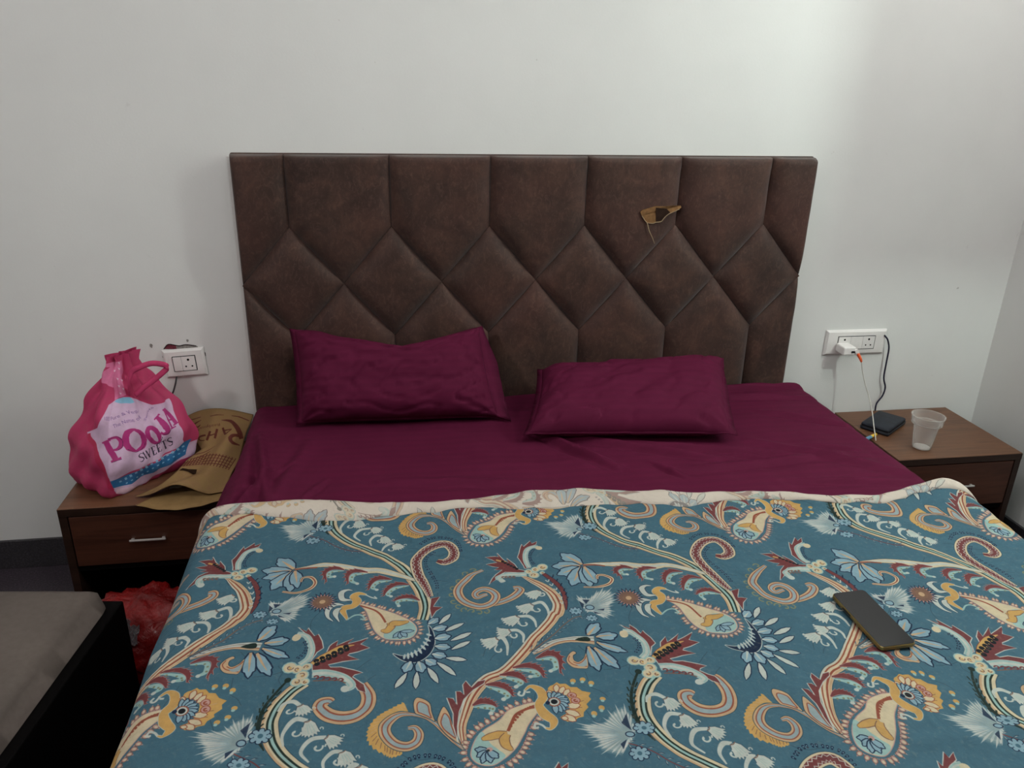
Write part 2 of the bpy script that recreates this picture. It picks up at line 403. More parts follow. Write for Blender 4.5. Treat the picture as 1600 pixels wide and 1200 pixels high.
# ---- surfaces shared by the mesh and by its flat print
BAGZ = (0.4385, 0.832)
def bag_pt(th, t):
    """pink bag: th 0..1 round the bag starting at the front corner, going to the right; t 0..1 from base to mouth"""
    t = min(max(t, 0.0), 1.0)
    K = np.array([(-.372, -.382), (-.185, -.165), (-.335, -.045), (-.515, -.262)])
    q = (th % 1.0) * 4; 
    # side lengths: front face 0-1, back right 1-2, back left 2-3, left gusset 3-4
    i = int(q) % 4; f = q - int(q)
    f = f * f * (3 - 2 * f) * .35 + f * .65
    p = K[i] * (1 - f) + K[(i + 1) % 4] * f
    c = K.mean(0); d = p - c
    # round the corners a little
    r = np.linalg.norm(d); a = math.atan2(d[1], d[0]); d = d * (1 - .10 * max(0, (r - .13) / .1))
    prof = np.interp(t, [0, .04, .12, .25, .38, .48, .58, .68, .78, .86, .93, 1], [.92, 1.0, 1.06, 1.08, 1.02, .93, .80, .65, .47, .33, .25, .28])
    flat = np.interp(t, [0, .45, .8, 1], [1, 1, .72, .5])      # the mouth is flatter front to back
    nx, ny = .74, -.67
    n = np.array([.70, -.72]); dn = d @ n
    d = d - n * dn * (1 - flat)
    bul = 1 + .06 * math.sin(math.pi * min(1, t / .6)) * math.sin(math.pi * f) * (1 if i in (0, 3) else .5)
    fold = .010 * math.sin(a * 7 + 5 * t) * np.interp(t, [0, .3, .7, 1], [.2, .3, 1, 1.2]) + .006 * math.sin(a * 13 - 17 * t + 1) * np.interp(t, [0, .1, 1], [.8, .7, .7]) + .005 * math.sin(23 * t + a * 3)
    d = d * prof * bul; d = d * (1 + fold / max(.04, np.linalg.norm(d)))
    cc = c + np.array([.03, -.01]) * t ** 1.5 + np.array([.02, .0]) * math.sin(math.pi * min(1, t * 1.2)) 
    return np.array([cc[0] + d[0], cc[1] + d[1], BAGZ[0] + (BAGZ[1] - BAGZ[0]) * t])
def sack_pt(u, v):
    """brown bag lying on the left nightstand: u left to right, v back (wall) to front"""
    v = min(max(v, 0.0), 1.0)
    x0 = float(np.interp(v, [0, .2, .4, .7, 1], [-.262, -.195, -.152, -.205, -.300])); x1 = -.012 - .045 * v
    x = x0 + (x1 - x0) * u
    y = -.030 - .345 * v - .02 * math.sin(math.pi * u) * v
    z = .442 + .100 * (1 - v) ** 1.1 + .020 * math.sin(math.pi * u) * (1 - v) ** .5 - .03 * (1 - u) ** 4 * (1 - v)
    z += .010 * math.sin(u * 9 + v * 3) * math.sin(math.pi * v) + .006 * math.sin(v * 13 + u * 4) + .042 * math.exp(-((u - .5) / .26) ** 2) * max(0, (v - .72) / .28) ** 1.5
    return np.array([x, y, max(z, .446)])
# print outlines: fabric millimetres for the quilt, cloth coordinates for the two bags
PRINT=[('ribbon','TC',[(-205,215),(-224,234),(-240,267),(-244,299),(-236,332),(-220,359),(-192,388),(-146,422),(-98,458),(-55,506),(-24.0,565),(-12.0,615),(-15.0,662)],[22,26,27,26,24,23,24,26,26,22]),
('ribbon','BRC',[(-20.0,-70),(-102,-105),(-142,-106),(-186,-116),(-225,-123),(-267,-120),(-290,-116)],[6,18,20,18,16,9,6]),
('line',[(-242,-115),(-266,-118),(-290,-116)],4.5,'rust'),
('petal',(-292,-118),(-334,-164),34,'lb','navy',2.6,'tan'),
('petal',(-296,-112),(-357,-115),34,'lb','navy',2.6,'tan'),
('petal',(-295,-107),(-349,-85),30,'lb','navy',2.6,'tan'),
('petal',(-294,-109),(-323,-46),36,'lb','navy',2.6,'tan'),
('petal',(-290,-111),(-284,-39),34,'lb','navy',2.6,'tan'),
('petal',(-288,-111),(-270,-49),28,'lb','navy',2.6,'tan'),
('ribbon','SS',[(-267,-66),(-264,-79),(-249,-79),(-237,-63),(-245,-46),(-269,-36),(-299,-41)],[5,7,8,8,7,5]),
('spray',[(-184,-103),(-206,-106),(-220,-94),(-215,-65)],(-201,-81),13),
('spray',[(-136,-99),(-160,-99),(-172,-86),(-171,-62)],(-153,-63),13),
('spray',[(-84,-80),(-108,-80),(-122,-67),(-128,-44)],(-111,-45),13),
('spray',[(-48,-61),(-72,-60),(-88,-44),(-96,-24.3)],(-81,-22.9),13),
('spray',[(-23.1,-8.7),(-43,-17.9),(-62,-14.8),(-75,-6.5)],(-63,9.8),13),
('fringe',[(-135,2.4),(-108,13.1),(-75,28.2),(-47,46),(-23.8,69),(-20.2,97),(-36,114),(-62,115),(-86,104),(-107,79),(-120,44),(-128,20.9)],8.5,'pink'),
('shape',[(-139,3.9),(-121,8.4),(-90,23.5),(-64,37),(-40,54),(-24.3,78),(-25.9,101),(-40,112),(-62,111),(-82,104),(-100,85),(-114,54),(-125,24.3)],'cream','pink',1.5),
('shape',[(-63,55),(-40,59),(-26.3,78),(-27.0,100),(-40,110),(-62,109),(-81,103),(-82,86)],'mint',None,1),
('line',[(-138,8.0),(-111,21.3),(-95,38),(-83,61)],4,'rust'),
('heart',[(-76,61),(-72,71),(-78,83),(-86,83)],[(-72,71),(-68,64),(-56,63),(-44,60)],14),
('petal',(-53,87),(-66,104),10,'lb','navy',1.4,None),
('petal',(-53,87),(-53,108),10,'lb','navy',1.4,None),
('petal',(-53,87),(-40,106),10,'lb','navy',1.4,None),
('petal',(-53,87),(-28.1,89),10,'lb','navy',1.4,None),
('ribbon','YE',[(-130,-27.6),(-145,-31),(-154,-20.4),(-146,-6.4),(-151,8.7),(-165,13.4),(-169,23.3),(-157,50)],[3,10,15,16,13,15,12,3],'wht'),
('line',[(-132,-27.6),(-120,-19.6),(-109,-15.9),(-114,-23.0)],3.2,'wht'),
('line',[(-158,49),(-145,37),(-132,37),(-125,49),(-133,48)],3.4,'mint'),
('ribbon','WH',[(-157,-9.4),(-175,-12.3),(-180,-32),(-170,-42),(-159,-41)],[3,11,12,6,2],'navy'),
('ribbon','WH',[(-170,4.9),(-187,4.5),(-198,19.3),(-195,42),(-184,54)],[3,11,12,6,2],'navy'),
('ribbon','WH',[(-173,14.9),(-181,23.0),(-180,39),(-172,55)],[3,11,12,6,2],'navy'),
('brown',(-213,-3.9),27),
('shape',[(-63,144),(-43,150),(-20.4,142),(-5.7,124),(1.1,100),(-2.2,72),(10.1,100),(11.3,130),(0.6,154),(-18.9,168),(-42,163)],'navy','wht',1.6),
('petal',(-41,159),(-40,146),5,'wht','lb',0.8,None,False),
('petal',(-33,159),(-35,143),5,'wht','lb',0.8,None,False),
('petal',(-25.4,156),(-29.3,141),5,'wht','lb',0.8,None,False),
('petal',(-17.9,152),(-23.7,136),5,'wht','lb',0.8,None,False),
('petal',(-10.4,147),(-18.2,131),5,'wht','lb',0.8,None,False),
('petal',(-4.1,138),(-13.7,124),5,'wht','lb',0.8,None,False),
('petal',(0.4,128),(-10.1,116),5,'wht','lb',0.8,None,False),
('petal',(3.8,117),(-7.5,109),5,'wht','lb',0.8,None,False),
('petal',(5.2,103),(-4.9,100),5,'wht','lb',0.8,None,False),
('petal',(-2.4,69),(16.4,49),20,'lb','navy',2.2,'wht'),
('petal',(7.6,88),(35,78),20,'lb','navy',2.2,'wht'),
('petal',(11.4,110),(42,103),20,'lb','navy',2.2,'wht'),
('petal',(12.2,130),(42,134),19,'lb','navy',2.2,'wht'),
('petal',(8.1,149),(35,158),19,'lb','navy',2.2,'wht'),
('petal',(-2.9,162),(17.9,178),20,'lb','navy',2.2,'wht'),
('petal',(-15.1,166),(-5.9,196),21,'lb','navy',2.2,'wht'),
('petal',(-28.7,165),(-39,193),21,'lb','navy',2.2,'wht'),
('petal',(18.1,70),(40,35),13,'wht','navy',1.8,None,False),
('petal',(31,92),(66,69),13,'wht','navy',1.8,None,False),
('petal',(40,116),(80,97),13,'wht','navy',1.8,None,False),
('petal',(42,140),(78,120),13,'wht','navy',1.8,None,False),
('petal',(33,161),(71,169),13,'wht','navy',1.8,None,False),
('petal',(17.7,171),(53,207),13,'wht','navy',1.8,None,False),
('petal',(1.9,183),(22.3,224),13,'wht','navy',1.8,None,False),
('petal',(-16.5,192),(-16.7,235),13,'wht','navy',1.8,None,False),
('petal',(-34,193),(-52,232),13,'wht','navy',1.8,None,False),
('shape',[(1.9,50),(-2.6,17.3),(-0.9,-16.9),(17.2,-21.7),(7.3,2.3),(4.5,10.7),(22.6,13.9),(10.4,27.6)],'mar','wht',1.6,False),
('hook',[(5.9,-144),(22.5,-139),(39,-153),(41,-180),(26.4,-205),(3.8,-204),(-20.8,-184),(-38,-148),(-34,-106),(-20.3,-69),(-9.9,-43),(-2.5,-21.8)],[14,24,26,25,25,25,25,25,24,22,18,14]),
('dotline',[(-33,-210),(-11.6,-230),(20.0,-233),(49,-216),(59,-175)],8,2.6),
('dotline',[(-0.8,-176),(-16.4,-152),(-15.0,-124),(-3.0,-96),(8.6,-69),(12.2,-43)],8,2.4),
('ribbon','SC',[(-108,221),(-94,247),(-94,272),(-105,290),(-127,297),(-151,293),(-168,278),(-169,263),(-159,259),(-153,263)],[20,25,25,26,26,26,25,23,20,16]),
('shape',[(-214,165),(-207,152),(-205,132),(-220,101),(-246,70),(-227,84),(-226,71),(-209,99),(-204,90),(-193,112),(-188,129),(-198,140),(-199,145),(-205,164)],'mar','wht',2,False),
('shape',[(-202,167),(-181,140),(-178,126),(-165,109),(-165,126),(-155,117),(-138,101),(-146,121),(-111,100),(-123,121),(-106,130),(-125,140),(-139,145),(-142,149),(-120,160),(-148,165),(-172,174),(-167,180),(-150,179),(-128,187),(-110,194),(-123,200),(-126,205),(-104,222),(-99,241),(-113,235),(-124,217),(-138,202),(-162,190),(-183,188),(-196,192)],'mar','wht',2,False),
('ribbon','YE',[(-201,171),(-185,153),(-161,134),(-134,124)],[8,13,12,2],'mar'),
('dot',(-195,163),5.2,'blk'),
('dot',(-192,172),5.2,'blk'),
('dot',(-194,167),1.3,'yel'),
('dot',(-186,156),5.2,'blk'),
('dot',(-183,164),5.2,'blk'),
('dot',(-184,160),1.3,'yel'),
('dot',(-176,150),5.2,'blk'),
('dot',(-174,157),5.2,'blk'),
('dot',(-175,153),1.3,'yel'),
('dot',(-167,143),5.2,'blk'),
('dot',(-165,150),5.2,'blk'),
('dot',(-166,146),1.3,'yel'),
('dot',(-157,136),5.2,'blk'),
('dot',(-155,142),5.2,'blk'),
('dot',(-156,139),1.3,'yel'),
('dot',(-148,129),5.2,'blk'),
('dot',(-146,135),5.2,'blk'),
('dot',(-147,132),1.3,'yel'),
('ribbon','MI',[(-222,171),(-210,154),(-210,125),(-225,99),(-243,94)],[10,11,11,10,14],'wht'),
('dot',(-242,102),8.5,'cream'),
('dotline',[(-230,153),(-222,141),(-220,125),(-228,111)],7,2.2),
('ribbon','MI',[(-196,196),(-169,195),(-142,206),(-125,224),(-133,234)],[16,15,15,13,10],'wht'),
('dot',(-135,233),7.5,'wht'),
('line',[(-192,212),(-170,212),(-150,213),(-135,220)],2.4,'brn'),
('curl',(-187,205),5,3.4,'mar'),
('curl',(-176,207),5,3.4,'mar'),
('curl',(-166,209),5,3.4,'mar'),
('curl',(-155,211),5,3.4,'mar'),
('curl',(-144,213),5,3.4,'mar'),
('cluster',[((-238,178),10.9),((-224,182),8.8),((-209,178),8.0),((-213,198),9.7),((-220,212),8.8),((-206,213),6.3)]),
('ribbon','DG',[(-237,208),(-253,242),(-262,277),(-260,311),(-252,339),(-240,358)],[4,5,6,7,6,2],None),
('dot',(-236,207),6,'dg'),
('line',[(-248,241),(-242,231)],3,'dg'),
('line',[(-255,236),(-256,226)],2.5,'dg'),
('line',[(-253,255),(-247,245)],3,'dg'),
('line',[(-260,250),(-262,240)],2.5,'dg'),
('line',[(-257,270),(-251,260)],3,'dg'),
('line',[(-264,265),(-265,256)],2.5,'dg'),
('line',[(-260,283),(-254,274)],3,'dg'),
('line',[(-266,279),(-268,269)],2.5,'dg'),
('line',[(-260,298),(-255,290)],3,'dg'),
('line',[(-267,294),(-268,285)],2.5,'dg'),
('line',[(-258,314),(-253,305)],3,'dg'),
('line',[(-265,310),(-266,301)],2.5,'dg'),
('bell',[(370,278),(376,263),(391,258),(404,268)],(412,280),17,(390,280),1),
('bell',[(395,352),(389,328),(402,302),(423,303)],(431,320),17,(409,326),1),
('bell',[(440,384),(424,364),(435,340),(458,336)],(470,343),17,(448,356),1),
('bell',[(467,406),(462,384),(473,366),(488,366)],(496,381),17,(483,386),1),
('bell',[(492,428),(496,409),(507,393),(516,393)],(525,405),17,(510,419),1),
('garland',[(319,361),(355,379),(379,398),(403,413),(428,425),(449,428)],'mar',4,13),
('anem',[(335,348),(340,325),(331,291),(309,298),(293,317),(259,323),(268,342),(277,351),(281,369),(307,381),(321,366)],[[(332,299),(321,318),(334,335)],[(311,363),(323,355),(314,374)]],(330,344),7,[((355,331),13),((337,384),12)]),
('ribbon','TA',[(185,-85),(205,-66),(228,-43),(243,-14.6),(251,13.8),(245,41),(240,46),(229,69),(209,98),(142,189),(106,214),(84,245),(70,283),(63,318),(65,354)],[6,16,23,25,25,25,22,21,23,22,20,15,12]),
('ribbon','BR',[(190,152),(209,140),(230,129),(257,121),(279,120),(305,122)],[6,11,13,15,20,22]),
('shape',[(270,122),(282,114),(293,112),(298,119),(296,126),(286,127),(276,125)],'dg',None,1),
('petal',(296,106),(323,68),25,'lb','navy',2.8,'tan'),
('petal',(310,113),(353,104),24,'lb','navy',2.8,'tan'),
('petal',(309,127),(363,154),20,'lb','navy',2.8,'tan'),
('petal',(303,140),(340,197),24,'lb','navy',2.8,'tan'),
('petal',(292,138),(303,202),24,'lb','navy',2.8,'tan'),
('shape',[(268,154),(266,149),(261,149),(253,157),(248,169),(251,180),(260,189),(274,192),(285,189),(286,154),(279,166),(269,174),(262,169),(262,159)],'tan','ink',1.2),
('line',[(255,159),(252,170),(259,180),(271,184),(284,187)],1.8,'rust'),
('line',[(260,174),(269,178),(279,171),(285,160)],1.8,'rust'),
('shape',[(264,179),(273,179),(283,168),(283,184),(272,186)],'bg',None,1),
('spray',[(194,164),(218,157),(233,167),(234,202)],(218,196),14),
('spray',[(151,187),(181,186),(197,195),(204,212)],(181,209),14),
('spray',[(127,204),(150,206),(164,213),(173,223)],(155,232),14),
('spray',[(102,228),(124,231),(140,240),(149,254)],(132,260),14),
('spray',[(80,275),(96,270),(110,272),(120,278)],(110,292),14),
('ribbon','SC',[(121,12.0),(142,3.6),(162,-8.7),(177,-26.6),(175,-37),(164,-36)],[14,17,19,19,17,12]),
('curl',(84,-106),8,3.3,'olv'),
('curl',(68,-92),8,2.3,'olv'),
('curl',(54,-70),8,1.5,'olv'),
('curl',(42,-48),8,0.8,'olv'),
('curl',(40,-27.1),8,0.6,'olv'),
('curl',(44,-3.8),8,0.8,'olv'),
('curl',(54,11.6),8,1.4,'olv'),
('curl',(66,24.4),8,2.2,'olv'),
('curl',(80,31),8,3.1,'olv'),
('curl',(94,35),8,4.0,'olv'),
('curl',(108,33),8,4.9,'olv'),
('ribbon','SC',[(103,-106),(74,-79),(53,-45),(56,-16.3),(74,7.1),(98,17.7),(120,8.2),(128,-12.1),(121,-29.2),(107,-38),(94,-35),(86,-24.8),(91,-12.9),(103,-17.9),(111,-20.3)],[8,17,19,19,18,17,18,18,16,15,14,13,11,9]),
('shape',[(193,-104),(178,-110),(172,-127),(156,-149),(159,-133),(149,-144),(135,-167),(138,-153),(130,-155),(109,-152),(124,-142),(134,-133),(110,-126),(124,-118),(137,-115),(127,-106),(144,-106),(130,-89),(114,-51),(130,-67),(136,-85),(150,-98),(172,-98),(192,-96)],'mar','wht',1.8,False),
('line',[(133,-142),(145,-137),(155,-135)],5,'yel'),
('dot',(147,-137),3.6,'blk'),
('dot',(152,-132),3.6,'blk'),
('dot',(158,-126),3.6,'blk'),
('dot',(164,-121),3.6,'blk'),
('dot',(170,-116),3.6,'blk'),
('dot',(175,-111),3.6,'blk'),
('shape',[(192,-112),(190,-122),(179,-151),(183,-165),(187,-185),(192,-202),(195,-191),(211,-216),(214,-205),(226,-214),(223,-200),(208,-191),(199,-172),(195,-154),(198,-127),(205,-113)],'mar','wht',1.8,False),
('ribbon','MI',[(202,-115),(196,-142),(200,-174),(213,-189),(227,-191)],[9,10,10,9,11],'wht'),
('dot',(228,-186),8,'cream'),
('dotline',[(217,-178),(209,-160),(208,-142),(215,-126)],6,2.2),
('ribbon','MI',[(195,-91),(173,-90),(151,-87),(136,-74),(143,-60)],[14,13,13,14,11],'wht'),
('dot',(143,-61),7,'wht'),
('curl',(146,-79),4.5,1.0,'brn'),
('curl',(153,-80),4.5,1.0,'brn'),
('curl',(161,-81),4.5,1.0,'brn'),
('curl',(169,-82),4.5,1.0,'brn'),
('cluster',[((230,-114),9.9),((215,-107),7.6),((210,-87),9.5),((200,-100),7.2),((228,-94),3.8)]),
('ribbon','MR',[(230,-91),(250,-63),(263,-33),(266,1.4),(264,29.1)],[8,10,9,8,2],'navy'),
('line',[(232,-69),(237,-63),(240,-71)],2.4,'wht'),
('line',[(248,-77),(251,-87)],2.6,'navy'),
('line',[(239,-55),(244,-49),(247,-57)],2.4,'wht'),
('line',[(255,-63),(258,-72)],2.6,'navy'),
('line',[(246,-38),(251,-33),(253,-41)],2.4,'wht'),
('line',[(261,-46),(265,-56)],2.6,'navy'),
('line',[(250,-22.3),(256,-16.9),(258,-24.8)],2.4,'wht'),
('line',[(266,-29.9),(270,-39)],2.6,'navy'),
('line',[(253,-6.6),(258,-1.3),(260,-9.0)],2.4,'wht'),
('line',[(268,-14.0),(272,-23.1)],2.6,'navy'),
('line',[(254,6.3),(259,11.5),(261,3.9)],2.4,'wht'),
('line',[(269,-1.1),(273,-10.0)],2.6,'navy'),
('bell',[(217,-29.7)],(204,-12.9),17,(221,-15.1),-1),
('bell',[(228,53),(227,31),(217,10.5),(198,17.6)],(184,31),18,(207,34),-1),
('bell',[(201,87),(199,69),(188,54),(168,53)],(155,66),19,(179,76),-1),
('bell',[(174,127),(175,109),(163,96),(151,97)],(139,102),17,(159,110),-1),
('bell',[(143,157),(144,133),(136,114),(126,115)],(112,126),18,(129,143),-1),
('garland',[(184,147),(203,134),(224,115),(252,81),(275,55),(292,48)],'brn',4,12),
('anem',[(302,32),(292,-4.6),(300,-6.5),(317,-6.1),(335,-22.5),(359,-24.1),(362,3.2),(352,17.2),(351,39),(338,51),(325,43),(315,34)],[[(293,1.6),(302,12.0),(297,28.0)],[(300,-2.4),(315,-1.0),(306,12.1)],[(317,33),(332,41),(320,40)],[(325,28.6),(341,26.0),(338,32)]],(312,22.3),8.5,[((282,32),10),((311,54),9)]),
('fringe',[(176,271),(152,277),(134,291),(113,308),(94,321),(79,340),(71,364),(73,382),(85,398),(104,405),(126,398),(146,379),(160,353),(171,326),(186,300)],10.5,'pink'),
('shape',[(188,273),(166,275),(139,287),(123,307),(99,324),(84,344),(77,369),(80,385),(94,397),(113,399),(133,382),(147,363),(162,334),(170,317),(190,288)],'cream','pink',1.5),
('shape',[(95,328),(84,346),(78,369),(81,384),(94,395),(113,398),(130,382),(120,368),(108,353)],'mint',None,1),
('line',[(187,282),(170,286),(152,296),(143,312),(136,329)],5,'rust'),
('dot',(187,280),2.6,'rust'),
('dot',(183,280),2.6,'rust'),
('dot',(180,281),2.6,'rust'),
('dot',(176,282),2.6,'rust'),
('dot',(172,284),2.6,'rust'),
('dot',(168,286),2.6,'rust'),
('dot',(164,289),2.6,'rust'),
('dot',(161,293),2.6,'rust'),
('dot',(157,297),2.6,'rust'),
('dot',(153,302),2.6,'rust'),
('dot',(149,307),2.6,'rust'),
('dot',(145,312),2.6,'rust'),
('dot',(141,319),2.6,'rust'),
('dot',(138,325),2.6,'rust'),
('heart',[(135,335),(122,336),(108,339),(98,342)],[(135,335),(130,346),(132,358),(138,366)],15),
('petal',(104,368),(83,363),13,'lb','navy',1.8,None),
('petal',(104,368),(86,380),13,'lb','navy',1.8,None),
('petal',(104,368),(94,394),13,'lb','navy',1.8,None),
('petal',(104,368),(108,395),13,'lb','navy',1.8,None),
('petal',(104,368),(119,386),13,'lb','navy',1.8,None),
('dot',(106,366),5,'pink'),
('dot',(104,368),2.4,'dg'),
('ribbon','YE',[(168,243),(179,232),(193,241),(198,261),(190,279),(198,298),(211,312),(206,327),(196,326)],[2,6,14,16,13,18,15,5,2],'wht'),
('line',[(170,241),(165,253),(158,250),(161,243)],4,'wht'),
('line',[(178,246),(171,246)],4,'wht'),
('line',[(197,326),(190,319),(181,317),(180,325),(186,324)],4,'wht'),
('jag',[(208,247),(224,247),(238,257),(242,278),(237,294),(223,305)],[(208,237),(225,224),(251,232),(281,250),(274,279),(261,304),(236,316)],'yel',9),
('petal',(213,254),(206,245),9,'cream','rust',1.5,None,False),
('petal',(221,249),(224,229),11,'cream','rust',1.5,None,False),
('petal',(227,252),(237,234),11,'cream','rust',1.5,None,False),
('petal',(234,257),(245,240),11,'cream','rust',1.5,None,False),
('petal',(236,283),(259,281),14,'cream','rust',1.5,None,False),
('petal',(233,292),(256,302),13,'cream','rust',1.5,None,False),
('petal',(231,301),(248,313),13,'cream','rust',1.5,None,False),
('petal',(225,306),(236,308),9,'cream','rust',1.5,None,False),
('dot',(248,256),8.5,'rust'),
('dot',(248,256),7,'pink'),
('curl',(248,256),4,0.5,'rust'),
('dot',(252,270),8.5,'rust'),
('dot',(252,270),7,'pink'),
('curl',(252,270),4,0.5,'rust'),
('sun',(216,273),26,[-1.9,-1.5,-1.1,-0.7,-0.3,0.0,0.4,0.8,1.1,1.5]),
('dot',(205,275),4,'navy'),
('dot',(254,221),5.2,'yel'),
('dot',(253,226),3.2,'mint'),
('dot',(271,219),5.2,'yel'),
('dot',(270,224),3.2,'mint'),
('dot',(285,228),5.2,'yel'),
('dot',(284,233),3.2,'mint'),
('dot',(298,267),5.2,'yel'),
('dot',(297,272),3.2,'mint'),
('dot',(293,287),5.2,'yel'),
('dot',(292,292),3.2,'mint'),
('dot',(279,298),5.2,'yel'),
('dot',(278,303),3.2,'mint'),
('jag',[(-24.6,285),(-40,284),(-56,296),(-66,313),(-68,330),(-59,348),(-44,359),(-27.7,366)],[(-35,261),(-53,276),(-71,291),(-84,313),(-88,335),(-78,360),(-55,374),(-44,379),(-28.3,373)],'yel',22),
('ribbon','SC',[(-16.4,291),(-35,291),(-49,300),(-59,318),(-56,336),(-41,353),(-22.1,358),(-7.8,349),(-4.9,333),(-12.1,320),(-22.8,321)],[6,11,16,19,19,18,18,17,15,12,7]),
('ribbon','TAI',[(-17.8,291),(4.7,297),(20.8,311),(37,330),(50,346),(65,364)],[6,7,8,10,9,3]),
('shape',[(-14.1,287),(-18.1,264),(-11.5,253),(8.5,265),(14.0,286),(19.3,306),(10.0,300),(-4.6,293)],'tan','ink',1.4),
('shape',[(-9.2,285),(-11.7,270),(-7.3,263),(5.7,271),(9.4,285),(13.0,298),(6.8,294),(-2.9,289)],'bg','rust',2),
('shape',[(23.3,309),(24.1,294),(32,273),(42,289),(49,317),(55,337),(60,354),(43,340),(32,326)],'tan','ink',1.4),
('shape',[(29.0,311),(29.6,301),(34,288),(42,298),(46,316),(50,330),(53,342),(42,332),(34,323)],'bg','rust',2),
('shape',[(56,350),(49,317),(48,289),(37,256),(48,258),(54,272),(52,243),(60,243),(66,251),(64,228),(69,219),(77,231),(79,234),(89,220),(102,216),(100,225),(82,240),(66,261),(58,286),(56,317)],'mar','wht',1.8,False)]
